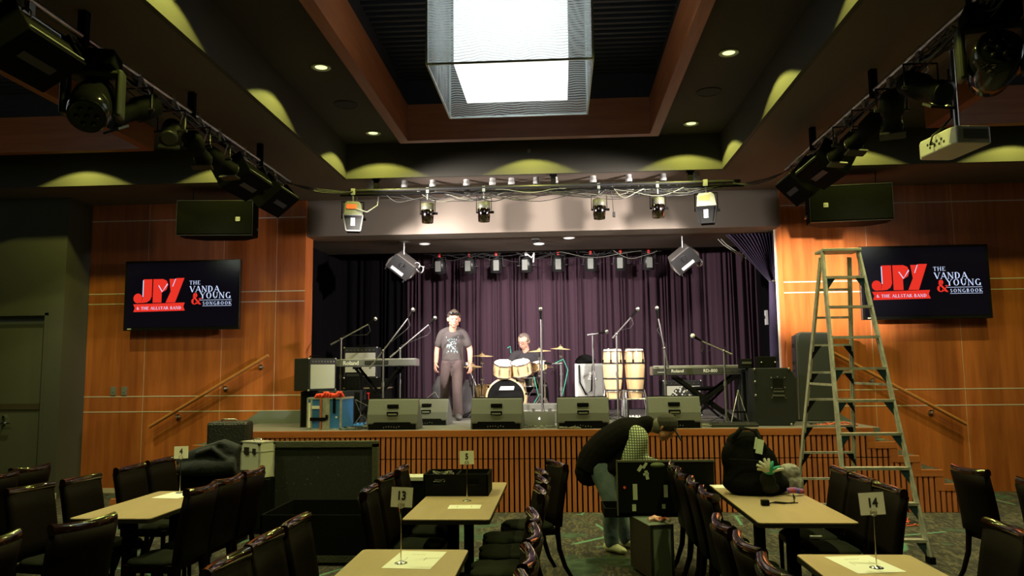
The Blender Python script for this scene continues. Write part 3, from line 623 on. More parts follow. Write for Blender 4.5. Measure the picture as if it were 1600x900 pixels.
def serif(mb, s, x, z, h, y, gap=.06, bold=1.0, dz=.004):
    for c_ in s:
        wd, strokes, ser = SER[c_]
        for st_ in strokes:
            if st_[0] == 'a':
                _, cx, cy, rx, ry, a0, a1 = st_; n = max(6, int(abs(a1 - a0) / 18)); vs = []
                for k in range(n + 1):
                    a = math.radians(a0 + (a1 - a0) * k / n); t_ = (.05 + .10 * abs(math.cos(a))) * bold
                    for rr in (1, 0):
                        X = cx + (rx - t_ * (1 - rr)) * math.cos(a); Z = cy + (ry - t_ * .8 * (1 - rr)) * math.sin(a)
                        vs.append((x + X * h, y, z + Z * h))
                mb.add(vs, [(2 * k, 2 * k + 1, 2 * k + 3, 2 * k + 2) for k in range(n)])
            else:
                x1, z1, x2, z2, t_ = st_; t_ *= bold
                if abs(z2 - z1) > abs(x2 - x1) * .5: ox, oz = t_ / 2, 0
                else: ox, oz = 0, t_ / 2
                mb.add([(x + (x1 - ox) * h, y, z + (z1 - oz) * h), (x + (x1 + ox) * h, y, z + (z1 + oz) * h), (x + (x2 + ox) * h, y, z + (z2 + oz) * h), (x + (x2 - ox) * h, y, z + (z2 - oz) * h)], [(0, 1, 2, 3)])
        for sx, sz in ser:
            zz = .025 if sz < .5 else (.975 if sz > .9 else sz)
            mb.add([(x + (sx - .14) * h, y, z + (zz - .025) * h), (x + (sx + .14) * h, y, z + (zz - .025) * h), (x + (sx + .14) * h, y, z + (zz + .025) * h), (x + (sx - .14) * h, y, z + (zz + .025) * h)], [(0, 1, 2, 3)])
        x += (wd + gap) * h
    return x
def serif_w(s, gap=.06): return sum(SER[c_][0] + gap for c_ in s) - gap
K['e_red'] = mat('screen_red', (0, 0, 0), 1, spec=0, emit=(.82, .035, .02), es=1.0); K['e_white'] = mat('screen_white', (0, 0, 0), 1, spec=0, emit=(.62, .72, 1), es=1.0)
K['screen'] = mat('dark_screen', (.004, .004, .006), .12, emit=(.002, .0014, .0035), es=1)
def tv(lab, x, rz, top):
    t = thing('wall_television', lab, 'television', (x, 11.50, 2.475), rz)
    W, H = 1.83, 1.08
    MB().box(-W / 2, W / 2, 0, .07, 0, H).build('casing', 'gloss', t, .006)
    sc_ = MB().box(-W / 2 + .035, W / 2 - .035, -.004, .001, .05, H - .035).build('screen', 'screen', t)
    MB().box(-.35, .35, .07, .2, .3, .8).build('wall_bracket', 'black', t)
    MB().cbox((-W / 2 + .1, -.003, .025), (.06, .004, .016)).build('maker_plate', 'cream', t)
    def X(u): return -W / 2 + u * W
    def Z(v_): return H * (1 - v_)
    y = -.0055; r = MB(); wh = MB()
    # zoom-frame coordinates of the logo (x 355..879, y 60..342)
    def U(px): return X((px - 355) / 522)
    def Vv(py): return Z((py - 58) / 286)
    def poly(ps, mb, yy=y): mb.add([(U(a), yy, Vv(b)) for a, b in ps], [tuple(range(len(ps)))])
    poly([(441, 134), (481, 134), (481, 205), (474, 220), (460, 229), (440, 231), (425, 231), (437, 222), (441, 205)], r)
    poly([(418 + 20 * math.cos(k * PI / 10), 212 + 20 * math.sin(k * PI / 10)) for k in range(20)], r)
    poly([(486, 134), (530, 134), (547, 141), (554, 158), (547, 178), (526, 190), (526, 231), (486, 231)], r)
    poly([(559, 134), (584, 134), (575, 165), (590, 131), (627, 131), (588, 231), (545, 231), (566, 186)], r)
    poly([(398, 236), (632, 232), (626, 248), (633, 265), (400, 268), (406, 252)], r)
    yy = -.0065
    poly([(439, 138), (443, 138), (443, 206), (439, 206)], wh, yy); poly([(509, 160), (513, 160), (529, 184), (527, 188)], wh, yy); poly([(527, 188), (529, 184), (550, 152), (553, 156)], wh, yy); poly([(573, 165), (576, 166), (589, 134), (586, 133)], wh, yy)
    s_ = '& THE ALLSTAR BAND'; h_ = .052; w0 = serif_w(s_) * h_; k = (U(620) - U(414)) / w0
    serif(wh, s_, U(414), Vv(259), h_ * k * .99, yy, bold=1.2)
    serif(wh, 'THE', U(650), Vv(159), .060, y, .12, 1.1)
    def fit(s2, a, b, zb, g=.06, bold=1.25): serif(wh, s2, U(a), Vv(zb), (U(b) - U(a)) / serif_w(s2, g), y, g, bold)
    fit('VANDA', 652, 787, 190); fit('YOUNG', 700, 840, 217); fit('SONGBOOK', 712, 843, 243, .16, 1.25)
    serif(r, '&', U(657), Vv(241), .185, y, .06, 1.3)
    wh.add([(U(700), y, Vv(224)), (U(842), y, Vv(224)), (U(842), y, Vv(222.5)), (U(700), y, Vv(222.5))], [(0, 1, 2, 3)]); wh.add([(U(712), y, Vv(248)), (U(842), y, Vv(248)), (U(842), y, Vv(246.6)), (U(712), y, Vv(246.6))], [(0, 1, 2, 3)])
    r.build('red_logo', 'e_red', sc_); wh.build('white_lettering', 'e_white', sc_)
tv('wall television on the left panelled wall showing the band logo', -5.81, 0, 1)
tv('wall television on the right panelled wall behind the ladder, showing the band logo', 5.325, 0, 1)
def rail(lab, p0, p1):
    v0, v1 = Vector(p0), Vector(p1)
    t = thing('wooden_handrail', lab, 'handrail', p0); dlt = v1 - v0
    MB().cyl((0, 0, 0), dlt, .026, 14).build('rail', W_rail, t)
    for u in (.22, .62, .92):
        q_ = dlt * u; b = MB(); b.cyl((q_.x, .10, q_.z - .09), (q_.x, .085, q_.z - .09), .04, 16); b.tube([(q_.x, .09, q_.z - .09), (q_.x, .02, q_.z - .09), (q_.x, 0, q_.z - .02)], .008, 6); b.sph((q_.x, .05, q_.z - .09), .024, 10); b.build('bracket', 'chrome', t)
rail('sloping pale wood handrail on the left wall beneath the television', (-6.30, 11.6, 1.00), (-4.46, 11.6, 2.07))
rail('sloping pale wood handrail on the right wall behind the ladder', (5.81, 11.6, .96), (3.80, 11.6, 2.12))
for x, l in ((-6.95, 'left one of the pair'), (-6.775, 'right one of the pair')):
    t = thing('wall_socket', 'small grey wall plate low on the left panelled wall, ' + l, 'wall plate', (x, 11.69, 1.55), group='grey plates on the left wall')
    MB().box(-.042, .042, -.006, .012, -.065, .065).build('plate', 'grey', t, .003); MB().box(-.015, .015, -.012, -.005, -.02, .02).build('switch', 'skirt', t)
t = thing('wall_switch', 'small white switch box on the dark right side wall of the stage', 'switch', (3.40, 12.9, 2.62)); MB().box(-.02, .02, -.04, .04, -.12, .12).build('box', 'white', t, .004); MB().box(-.03, -.02, -.02, .02, -.02, .03).build('toggle', 'ink', t)

# ---------------------------------------------------------------- curtains
def curtain(name, lab, x0, x1, y0, y1, z0, z1, n, amp, m, seed, waveb=1.0, kind=None):
    R = random.Random(seed); N = n * 10; rows = 8; vs = []; ph = [R.uniform(-.6, .6) for _ in range(n + 2)]; am = [R.uniform(.5, 1.25) for _ in range(n + 2)]
    dx, dy = x1 - x0, y1 - y0; L_ = math.hypot(dx, dy); nx, ny = -dy / L_, dx / L_
    for side in (0, 1):
        for j in range(rows + 1):
            v_ = j / rows
            for i in range(N + 1):
                u = i / N; k = int(u * n); f_ = u * n - k
                A = amp * (am[k] * (1 - f_) + am[k + 1] * f_) * (.75 + .35 * (1 - v_))
                uw = u * n + .55 * math.sin(2 * PI * u * n / 7.3 + seed) + .45 * math.sin(2 * PI * u * n / 3.1 + 2 * seed); o_ = A * math.sin(2 * PI * uw) + .3 * A * math.sin(4 * PI * uw + v_ * 2 + k)
                du = .25 * A * math.sin(2 * PI * u * n * .5 + 3 * v_)
                vs.append((x0 + dx * u + nx * (o_ + side * .012) + du * dx / L_, y0 + dy * u + ny * (o_ + side * .012) + du * dy / L_, z0 + (z1 - z0) * v_))
    W_ = N + 1; T_ = W_ * (rows + 1)
    fs = [(s_ * T_ + j * W_ + i, s_ * T_ + j * W_ + i + 1, s_ * T_ + (j + 1) * W_ + i + 1, s_ * T_ + (j + 1) * W_ + i) for s_ in (0, 1) for j in range(rows) for i in range(N)]
    mb = MB(); mb.add(vs, fs, True)
    for j in (0, rows):
        mb.add([vs[j * W_ + i] for i in range(W_)] + [vs[T_ + j * W_ + i] for i in range(W_)], [(i, i + 1, W_ + i + 1, W_ + i) for i in range(N)])
    return tag(mb.build(name, m), lab, 'curtain')
curtain('stage_curtain', 'wide dark purple velvet backdrop curtain behind the drums', -3.05, 2.75, 15.0, 15.0, ZS + .01, 4.5, 44, .055, 'curt', 11)
curtain('stage_curtain', 'velvet curtain panel coloured black as shade at the back left corner of the stage', -4.35, -3.0, 14.7, 15.0, ZS + .01, 4.5, 10, .05, 'curtb', 12)  # unlit end of the backdrop: its shade is put into the black colour
curtain('stage_curtain', 'dark purple curtain panel at the back right corner of the stage', 2.45, 3.85, 14.8, 14.55, ZS + .01, 4.5, 11, .05, 'curt', 13)
curtain('side_curtain', 'black side curtain along the left wing of the stage', -4.25, -4.2, 12.3, 14.6, ZS + .01, 3.95, 14, .05, 'curtb', 14)
curtain('side_curtain', 'black side curtain along the right wing of the stage', 3.70, 3.70, 12.6, 14.5, ZS + .01, 3.95, 14, .05, 'curtb', 15)
# gathered curtain tied back at the right of the opening
mb = MB(); vs = []; N = 90; Rw = 16
for side in (0, 1):
    for j in range(Rw + 1):
        v_ = j / Rw; z = 3.94 - v_ * (3.94 - 3.16); xl = 2.70 + (3.36 - 2.70) * v_ ** .85; xr_ = 3.44
        for i in range(N + 1):
            u = i / N; vs.append((xl + (xr_ - xl) * u, 12.45 + (.05 * (1 - v_) + .02) * math.sin(u * 2 * PI * 13) + side * .012 + .03 * math.sin(u * 7 + v_ * 3), z + .10 * (u - 1) * v_ * (1 - v_)))
W_ = N + 1; T_ = W_ * (Rw + 1)
mb.add(vs, [(s_ * T_ + j * W_ + i, s_ * T_ + j * W_ + i + 1, s_ * T_ + (j + 1) * W_ + i + 1, s_ * T_ + (j + 1) * W_ + i) for s_ in (0, 1) for j in range(Rw) for i in range(N)], True)
tb = thing('tied_back_curtain', 'violet velvet curtain tied back in the top right corner of the stage opening', 'curtain', (0, 0, 0)); mb.build('drape', 'curt2', tb)
q = MB(); q.tube([(3.40, 12.46, z_) for z_ in (3.2, 2.9, 2.4, 1.8, 1.05)], [(.05, .03), (.06, .04), (.08, .05), (.09, .05), (.10, .05)], 12); q.build('hanging_tail', 'curt2', tb); MB().torus((3.41, 12.46, 3.17), .05, .012, 16).build('tie_cord', 'wcable', tb)
# bent plastic tubes hanging across the corner
q = MB()
for dx in (0, .05): q.tube([(2.60 + dx, 12.9, 4.02), (2.75 + dx, 12.9, 3.85), (2.95 + dx, 12.9, 3.70), (3.15 + dx, 12.9, 3.59), (3.27 + dx * .4, 12.9, 3.53)], .008, 6)
q.tube([(3.08, 12.88, 3.83), (3.06, 12.88, 3.7), (3.03, 12.88, 3.55)], .010, 6)
tag(q.build('bent_conduit', 'cream'), 'thin pale bent tubes with a cross piece in the upper right of the stage', 'conduit')

# ---------------------------------------------------------------- lights over the stage
def stage_flood(lab, loc, rz, ry):
    t = thing('flood_lantern', lab, 'stage light', loc)
    b = MB(); b.at((0, 0, -.28), (.35, ry, rz)); b.prism([(-.22, -.16), (.18, -.16), (.24, -.05), (.18, .13), (-.18, .13), (-.24, -.03)], -.24, .24, 'y'); b.build('lantern_body', mat('grey_brown_casing', (.16, .145, .13), .45), t, .015)
    f = MB(); f.at((0, 0, -.28), (.35, ry, rz)); f.box(-.20, .20, -.27, -.24, -.15, .12); f.box(.16, .18, -.30, .2, -.19, -.15); f.box(-.2, -.18, -.3, .2, -.19, -.15); f.build('front_frame', 'dmetal', t, .006)
    g = MB(); g.at((0, 0, -.28), (.35, ry, rz)); g.box(-.13, .10, -.278, -.27, -.12, -.07); g.build('lamp_tube', 'white', t); g = MB(); g.at((0, 0, -.28), (.35, ry, rz)); g.torus((.0, -.275, .03), .05, .01, 14, 'y', 5); g.box(-.02, .02, -.3, -.27, -.02, .08); g.build('side_knob', 'dmetal', t)
    c_ = MB(); c_.cyl((0, 0, -.2), (0, 0, .10), .016); c_.lathe([(.16, .115), (.17, .105), (.05, .08)], n=20); c_.torus((.26, .05, -.36), .06, .008, 14, 'y', 5); c_.torus((.22, .0, -.30), .05, .008, 14, 'y', 5); c_.tube([(.1, 0, -.3), (.28, .1, -.42), (.32, .1, -.3)], .01, 5); c_.build('hook_clamp', 'steel', t)
    return t
stage_flood('big grey flood lantern tilted over the left of the stage', (-2.56, 12.55, 3.85), .25, .65)
t = stage_flood('big grey flood lantern with red tag tilted over the right of the stage', (2.02, 12.55, 3.87), -.25, -.65)
q = MB(); q.at((0, 0, -.28), (.35, -.65, -.25)); q.box(-.02, .15, -.245, -.241, .06, .10); q.build('sticker', 'red', t)
t = thing('rear_lighting_bar', 'thin bar with cables carrying eight small lanterns before the backdrop', 'lighting bar', (0, 14.05, 3.98)); MB().cyl((-2.5, 0, 0), (2.1, 0, 0), .02).build('pipe', 'dmetal', t)
q = MB(); 
for x in (-1.9, -.3, 1.3): q.cyl((x, 0, 0), (x, 0, .62), .008)
q.build('hanger', 'dmetal', t)
cable_cluster('cable_bundle', 'thin cables looped along the rear bar over the stage', (-2.5, 14.0, 3.98), (2.0, 14.0, 3.98), 18, .16, 9, r=.006)
for i, x in enumerate((-2.2, -1.642, -1.145, -.591, -.005, .589, 1.135, 1.644)):
    lab = 'small black can lantern on the rear bar over the stage, %s from the left' % ordn[i]
    if i == 7: lab = 'small black can lantern at the right end of the rear bar over the stage'
    if i == 3: lab = 'small can lantern fourth on the rear bar with bright white clamp'
    t = thing('par_lantern', lab, 'stage light', (x, 14.05, 3.96), random.uniform(-.2, .2), 'small lanterns on the rear bar')
    MB().at((0, 0, 0), (.25, 0, 0)).lathe([(.04, -.08), (.085, -.12), (.105, -.20), (.11, -.36), (.10, -.36), (.09, -.3)], n=18).build('can', 'dmetal', t)
    q = MB(); q.box(-.05, .05, -.13, -.11, -.34, -.15); q.build('front_plate', 'grey', t)
    q = MB(); q.tube([(-.13, 0, -.22), (-.12, 0, -.06), (.12, 0, -.06), (.13, 0, -.22)], .008, 5); q.cyl((-.17, 0, -.24), (-.11, 0, -.24), .012); q.cyl((.17, 0, -.24), (.11, 0, -.24), .012); q.build('yoke', 'dmetal', t)
    q = MB(); q.box(-.02, .02, -.02, .02, -.06, .04)
    if i == 3: q.tube([(.04, -.1, -.05), (.13, -.12, -.12), (.17, -.1, -.02), (.15, -.08, -.2)], .014, 6)
    q.build('hook_clamp', 'white' if i == 3 else 'red', t)
for x, y, lab in ((-.326, 13.0, 'bright round downlight in the stage ceiling near the middle'), (.179, 12.45, 'bright round downlight in the stage ceiling right of the middle'), (-2.25, 12.75, 'bright round downlight in the stage ceiling by the left flood')):
    t = thing('stage_downlight', lab, 'downlight', (x, y, 3.945)); MB().torus((0, 0, -.002), .085, .010, 24).build('trim_ring', 'white', t); MB().lathe([(.08, -.002), (.08, -.006)], n=24).build('lens', mat('stage_downlight_lens', (.9, .9, .9), .5, emit=(1, .95, .9), es=1.2), t)
t = thing('ceiling_sensor', 'small dark dome sensor in the stage ceiling beside the downlight', 'sensor', (-.37, 12.55, 3.945)); MB().lathe([(.06, 0), (.055, -.03), (.03, -.055), (.005, -.06)], n=16).build('dome', 'gloss', t); MB().torus((0, 0, -.002), .062, .006, 18).build('rim', 'grey', t)
# ================================================================ ON THE STAGE
# wedge monitors
def wedge(lab, x, y, rz=0, sc=1.0, group='wedge monitors on the stage'):
    t = thing('wedge_monitor', lab, 'stage monitor', (x, y, ZS), rz, group)
    W = .34 * sc; H = .40 * sc
    b = MB(); b.prism([(0, .09 * sc), (.02, .20 * sc), (.10, H), (.14, H), (.44 * sc, .06), (.44 * sc, 0), (.0, 0)], -W, W, 'x'); b.build('cabinet', 'wedge', t, .012)
    r = MB(); r.box(-W * .93, W * .93, -.012, .02, .0, .075 * sc); r.build('foot_recess', 'black', t)
    sk_ = MB(); sk_.prism([(-W * .78, .06 * sc), (-W * .70, .10 * sc), (W * .70, .10 * sc), (W * .78, .06 * sc), (W * .9, 0), (-W * .9, 0)], -.018, .0, 'y'); sk_.build('connector_plate', 'black', t)
    h = MB()
    for z_, yy in ((.19 * sc, .014), (.285 * sc, .048)): h.box(-.075 * sc, .075 * sc, yy - .012, yy + .03, z_, z_ + .045 * sc)
    h.build('handle_recess', 'black', t, .004)
    h = MB(); h.box(-.06 * sc, .06 * sc, .0, .01, .193 * sc, .212 * sc); h.build('handle_grip', 'grey', t)
    g = MB(); n = Vector((0, .34, .30)).normalized(); g.prism([(.15, H + .004), (.445 * sc, .075), (.455 * sc, .085), (.155, H + .012)], -W * .95, W * .95, 'x'); g.build('grille', 'grille', t)
    k = MB(); R = random.Random(int(x * 100) + 50)
    for i in range(7): k.lathe([(.007, -.028), (.009, -.018)], (-.11 + i * .034, 0, .035 + R.uniform(-.01, .01)), 8, 'y')
    k.build('knobs', 'steel', t)
    return t
wedge('light grey wedge monitor at the stage edge, leftmost, beside the blue case', -2.235, 10.22, .02)
wedge('wedge monitor set back behind the leftmost one, at the standing man', -1.93, 11.05, -.06, .92)
wedge('wedge monitor at the stage edge in front of the bass drum', -.85, 10.2, -.04)
wedge('wedge monitor at the stage edge just right of the silver laptop', .29, 10.22, .03)
wedge('wedge monitor at the stage edge behind the bent-over man', 1.47, 10.2, .0)
t = wedge('small wedge monitor set back by the patterned guitar amplifier', 1.60, 12.05, 2.9, .8)
# amplifiers and boxes, left
def combo(name, lab, cat, loc, rz, W, D, H, cloth='gcloth', back=False, knobs=True):
    t = thing(name, lab, cat, loc, rz)
    MB().box(-W / 2, W / 2, 0, D, 0, H).build('cabinet', 'tolex', t, .012)
    if not back:
        MB().box(-W / 2 + .03, W / 2 - .03, -.006, .006, .03, H - .09).build('grille_cloth', cloth, t, .004)
        MB().box(-W / 2 + .02, W / 2 - .02, -.008, .004, H - .08, H - .02).build('control_panel', 'dmetal', t)
        k = MB()
        for i in range(8): k.lathe([(.008, -.018), (.009, -.008)], (-W / 2 + .06 + i * (W - .12) / 7, 0, H - .05), 8, 'y')
        if knobs: k.build('knobs', 'steel', t)
    h = MB(); h.tube([(-.11, D / 2, H), (-.09, D / 2, H + .03), (.09, D / 2, H + .03), (.11, D / 2, H)], .010, 6); h.build('handle', 'black', t)
    c_ = MB()
    for sx in (-1, 1):
        for z_ in (.01, H - .01): c_.sph((sx * (W / 2 - .01), .01, z_), .018, 8)
    c_.islands('corner_cap', 'steel', t)
    return t
combo('guitar_amplifier', 'black combo amplifier with pale grille, turned sideways on top of a dark cabinet', 'amplifier', (-3.36, 10.80, 1.545), .95, .48, .34, .46)
t = thing('speaker_cabinet', 'tall dark cabinet under the angled combo amplifier at the stage left edge', 'speaker cabinet', (-3.36, 10.75, ZS)); MB().box(-.30, .34, 0, .5, 0, .50).build('cabinet', 'tolex', t, .01); MB().box(-.28, .32, -.006, .0, .02, .47).build('grille', 'grille', t); MB().box(-.05, .30, .0, .05, .497, .507).build('metal_strip', 'steel', t)
combo('guitar_amplifier', 'upright combo amplifier with silver grille on a scuffed black case', 'amplifier', (-3.20, 12.25, 1.70), 0, .55, .28, .50)
t = thing('road_case', 'scuffed black case carrying the silver-grille amplifier', 'case', (-3.13, 12.2, ZS)); MB().box(-.33, .36, 0, .5, 0, .66).build('case_body', 'blk2', t, .01)
q = MB(); q.box(-.335, .365, -.005, .505, .50, .52); q.build('edge_strip', mat('brown_edge', (.20, .15, .09), .6), t); q = MB(); q.box(.06, .10, -.008, -.001, .42, .44); q.box(.08, .09, -.008, -.001, .33, .43); q.build('red_tape', 'red', t)
t = thing('small_amplifier', 'small dark box beside the angled combo amplifier', 'amplifier', (-3.05, 11.3, 1.54)); MB().box(-.13, .1, 0, .2, 0, .26).build('cabinet', 'blk2', t, .01); MB().box(-.11, .08, -.004, .0, .03, .18).build('grille', 'grille', t); MB().box(-.11, .08, -.004, .0, .2, .24).build('control_panel', 'dmetal', t)
t = thing('equipment_stack', 'dark low cabinet between the left amplifiers', 'cabinet', (-3.05, 11.28, ZS)); MB().box(-.13, .12, 0, .3, 0, .50).build('cabinet', 'tolex', t, .01); MB().box(-.11, .10, -.005, 0, .03, .47).build('grille', 'grille', t)
# blue flight case with grey edges, black straps and red cloth
t = thing('blue_flight_case', 'blue flight case with aluminium edges and black straps at the left stage edge', 'flight case', (-3.17, 10.28, ZS), -.12)
MB().box(-.24, .24, 0, .42, 0, .42).build('case_body', 'bluep', t)
q = MB()
for x in (-.245, -.19, -.02, .06, .225):
    q.box(x, x + .022, -.012, .01, 0, .425)
for z_ in (0, .405): q.box(-.245, .247, -.012, .01, z_, z_ + .02)
for x in (-.245, .225): q.box(x, x + .022, 0, .425, .405, .43)
q.box(-.02, .08, -.014, -.004, .0, .425); q.build('aluminium_edging', 'alu', t)
q = MB(); q.box(-.17, -.06, -.016, -.006, .28, .32); q.box(-.22, -.19, -.018, -.006, .03, .36); q.islands('pale_tape', 'paper', t)
q = MB(); q.box(-.19, .03, -.03, -.012, .12, .165); q.box(.03, .06, -.03, -.012, .14, .2); q.box(.13, .165, -.02, -.006, .22, .42); q.build('black_strap', 'black', t)
q = MB(); q.box(-.055, -.03, -.026, -.01, .0, .42); q.build('orange_strap', mat('orange_brown_strap', (.40, .11, .04), .7), t)
q = MB(); q.cbox((.18, -.014, .17), (.025, .006, .025)); q.build('white_tag', 'white', t)
q = MB(); R = random.Random(4)
for i in range(9):
    a = -.13 + i * .036; q.tube([(a, .03, .425), (a + .03, .0, .45 + R.random() * .05), (a + .05, .05, .46 + R.random() * .04), (a + .08, .08, .43)], .022, 8)
tag(q.build('red_cloth', mat('bright_red_cloth', (.80, .06, .03), .8)), 'crumpled bright red cloth lying on top of the blue flight case', 'cloth'); bpy.data.objects['red_cloth'].location = (-3.17, 10.28, ZS)
# keyboards on X stands
def xstand(t, w_, h_, dy, m='black', th=.035):
    q = MB()
    for yy in (0, dy): q.bar((-w_, yy, .02), (w_, yy, h_), th, th); q.bar((w_, yy + .035, .02), (-w_, yy + .035, h_), th, th)
    for sx in (-1, 1): q.bar((sx * w_, -.08, .015), (sx * w_, dy + .12, .015), .035, .03); q.bar((sx * w_, -.04, h_), (sx * w_, dy + .08, h_), .04, .03)
    q.cyl((0, -.03, h_ / 2), (0, dy + .06, h_ / 2), .035); q.build('stand', m, t)
t = thing('stage_piano', 'long grey stage piano seen from behind on an X stand at stage left', 'keyboard', (-2.72, 11.25, ZS))
b = MB(); b.box(-.60, .60, 0, .34, .845, .955); b.build('piano_body', mat('silver_grey_casing', (.15, .15, .155), .4), t, .012)
b = MB(); b.box(-.15, .20, -.004, .0, .87, .93); b.build('rear_panel', 'ink', t); b = MB()
for i in range(10): b.cbox((-.12 + i * .033, -.006, .90), (.014, .006, .014))
b.build('sockets', 'steel', t)
text('Roland', .085, 'white', t, 'maker_lettering', (-.36, -.003, .87), bold=.002)
b = MB()
for i in range(30): b.box(-.56 + i * .0375, -.56 + i * .0375 + .034, .16, .33, .953, .960)
b.build('keys', 'white', t)
bb = thing('x_stand', 'black X-shaped keyboard stand under the grey stage piano', 'keyboard stand', (-2.70, 11.28, ZS)); xstand(bb, .33, .825, .24)
t = thing('digital_piano', 'long black digital piano seen from behind on a heavy X stand at stage right', 'keyboard', (1.975, 11.1, ZS))
b = MB(); b.prism([(0, .67), (0, .77), (.02, .80), (.34, .80), (.34, .67)], -.67, .67, 'x'); b.build('piano_body', mat('charcoal_casing', (.055, .055, .052), .45), t, .01)
text('Roland', .062, 'white', t, 'maker_lettering', (-.32, -.003, .71), bold=.001); text('RD-800', .062, 'white', t, 'model_lettering', (.14, -.003, .71), bold=.001)
b = MB()
for i in range(14): b.cbox((.28 + i * .026, -.004, .715), (.013, .006, .014))
b.build('sockets', 'steel', t)
b = MB(); b.box(-.60, -.50, -.004, 0, .71, .718); b.build('small_lettering', 'white', t)
b = MB()
for i in range(30): b.box(-.62 + i * .0415, -.62 + i * .0415 + .038, .16, .33, .798, .806)
b.build('keys', 'white', t)
bb = thing('x_stand', 'heavy black X-shaped stand under the black digital piano', 'keyboard stand', (2.05, 11.12, ZS)); xstand(bb, .42, .65, .28, 'blk2', .05)
# microphone stands
def micstand(lab, x, y, zt, ang=None, boom=None, tripod=True, mic='dark', base=True, rzb=0, name='microphone_stand'):
    """zt: height of the joint over the stage; boom: (end dx, dy, dz, back length)"""
    t = thing(name, lab, 'microphone stand', (x, y, ZS))
    q = MB(); q.cyl((0, 0, .04), (0, 0, zt * .55), .013); q.cyl((0, 0, zt * .55), (0, 0, zt), .010); q.cyl((0, 0, zt * .55 - .03), (0, 0, zt * .55 + .03), .020); q.build('pole', 'stand', t)
    if tripod:
        for k in range(3):
            a = rzb + 2 * PI * k / 3 + .5; l = MB(); l.tube([(0, 0, .13), (.30 * math.cos(a), .30 * math.sin(a), .012)], .009, 6); l.build('leg', 'dmetal', t)
    else: l = MB(); l.lathe([(.13, 0), (.13, .012), (.03, .03), (.015, .05)], n=24); l.build('base', 'dmetal', t)
    e_ = Vector((0, 0, zt))
    if boom:
        dx, dy, dz, bl = boom; v_ = Vector((dx, dy, dz)); u_ = v_.normalized()
        q = MB(); q.tube([e_ - u_ * bl, e_ + v_], .010, 6); q.tube([e_ - u_ * bl, e_ - u_ * (bl - .10)], .014, 8); q.sph(e_, .022, 8); q.build('boom_arm', 'stand', t)
        e2 = e_ + v_
    else: e2 = e_; u_ = Vector((0, -.3, 1)).normalized()
    md = (u_ + Vector((0, -.4, .1))).normalized() if boom else u_
    q = MB(); q.tube([e2, e2 + md * .13], [.012, .022], 10); q.build('microphone_body', 'blk2', t)
    q = MB(); q.sph(e2 + md * .155, .032, 12); q.build('microphone_grille', 'steel' if mic == 'dark' else 'white', t)
    q = MB(); pts = [e2, e2 + Vector((.03, .0, -.10)), e2 + Vector((-.02, 0, -.16)), e_ + Vector((.02, 0, .05)), e_ + Vector((.014, 0, -.3)), Vector((.015, 0, .3)), Vector((.05, .03, .02)), Vector((.25, .1, .008))]; q.tube(pts, .005, 5); q.build('cable', 'cable', t)
    return t
micstand('boom microphone stand rising behind the angled combo amplifier, far left', -3.33, 11.6, 1.27, boom=(.42, 0, .22, .18))
micstand('boom microphone stand with the steepest arm before the stage piano', -2.53, 10.95, 1.065, boom=(.36, 0, .46, .32))
micstand('boom microphone stand nearest the standing man, arm slanting up right', -2.42, 11.6, 1.11, boom=(.44, 0, .36, .20))
micstand('straight microphone stand in front of the bass drum, centre stage', -.27, 11.2, 1.50, tripod=False)
micstand('microphone stand with long pencil microphone beside the drum amplifier', .50, 11.85, 1.30, boom=(.10, -.05, .01, .08))
micstand('boom microphone stand in front of the conga drums', .815, 11.2, 1.27, boom=(.22, 0, .24, .08), rzb=.4)
micstand('tall boom microphone stand with near-vertical arm left of the black piano', 1.46, 10.95, 1.05, boom=(-.07, 0, .42, .28))
t = micstand('low boom microphone stand crossing over the right end of the black piano', 2.26, 10.85, 1.0, boom=(-.30, 0, .14, .12), mic='white')
micstand('short white-tipped boom microphone stand aimed at the drum kit from the right', .01, 11.9, .86, boom=(-.14, 0, .0, .02), mic='white')
# guitar stand behind the black cabinet etc
t = thing('guitar_stand', 'small tubular stand on the floor between piano stand and black cabinet', 'stand', (2.42, 10.75, ZS)); q = MB(); q.tube([(-.12, 0, .01), (0, .05, .46), (.12, 0, .01)], .012, 6); q.cyl((0, .05, .46), (.06, .25, .01), .010); q.build('frame', 'steel', t); q = MB(); q.box(-.08, .08, -.04, .02, .16, .18); q.build('cradle', 'black', t)
# black bass cabinet
t = thing('bass_cabinet', 'big black speaker cabinet with recessed handle at the right end of the stage', 'speaker cabinet', (2.86, 10.45, ZS), -.06)
MB().prism([(-.30, 0), (.17, 0), (.24, .10), (.24, .62), (.16, .76), (-.30, .76)], 0, .62, 'y').build('cabinet', 'tolex', t, .01)
q = MB(); q.box(-.06, .07, -.006, .003, .50, .62); q.build('handle_recess', 'gloss', t); q = MB(); q.box(-.075, .085, -.012, -.003, .385, .41); q.box(-.06, .075, -.012, -.003, .44, .46); q.box(-.05, .06, -.010, -.003, .485, .492); q.build('handle_plate', 'steel', t)
q = MB()
for x, z_ in ((-.29, .745), (.15, .745), (-.29, .02), (.15, .02), (-.08, .63), (.09, .63), (0, .64), (-.08, .37), (.09, .37), (-.08, .5), (.09, .5), (-.29, .4), (-.29, .58)): q.sph((x, -.004, z_), .009 if abs(x) < .2 and z_ > .05 and z_ < .7 else .018, 8)
q.build('rivets', 'steel', t)
t = thing('amplifier_unit', 'small black amplifier head with silver screws on top of the big black cabinet', 'amplifier', (2.80, 10.6, 1.80)); MB().box(-.13, .10, 0, .25, 0, .15).build('case_body', 'blk2', t, .008); q = MB(); q.sph((-.10, -.004, .07), .014, 8); q.sph((.08, -.004, .07), .014, 8); q.islands('screw', 'steel', t)
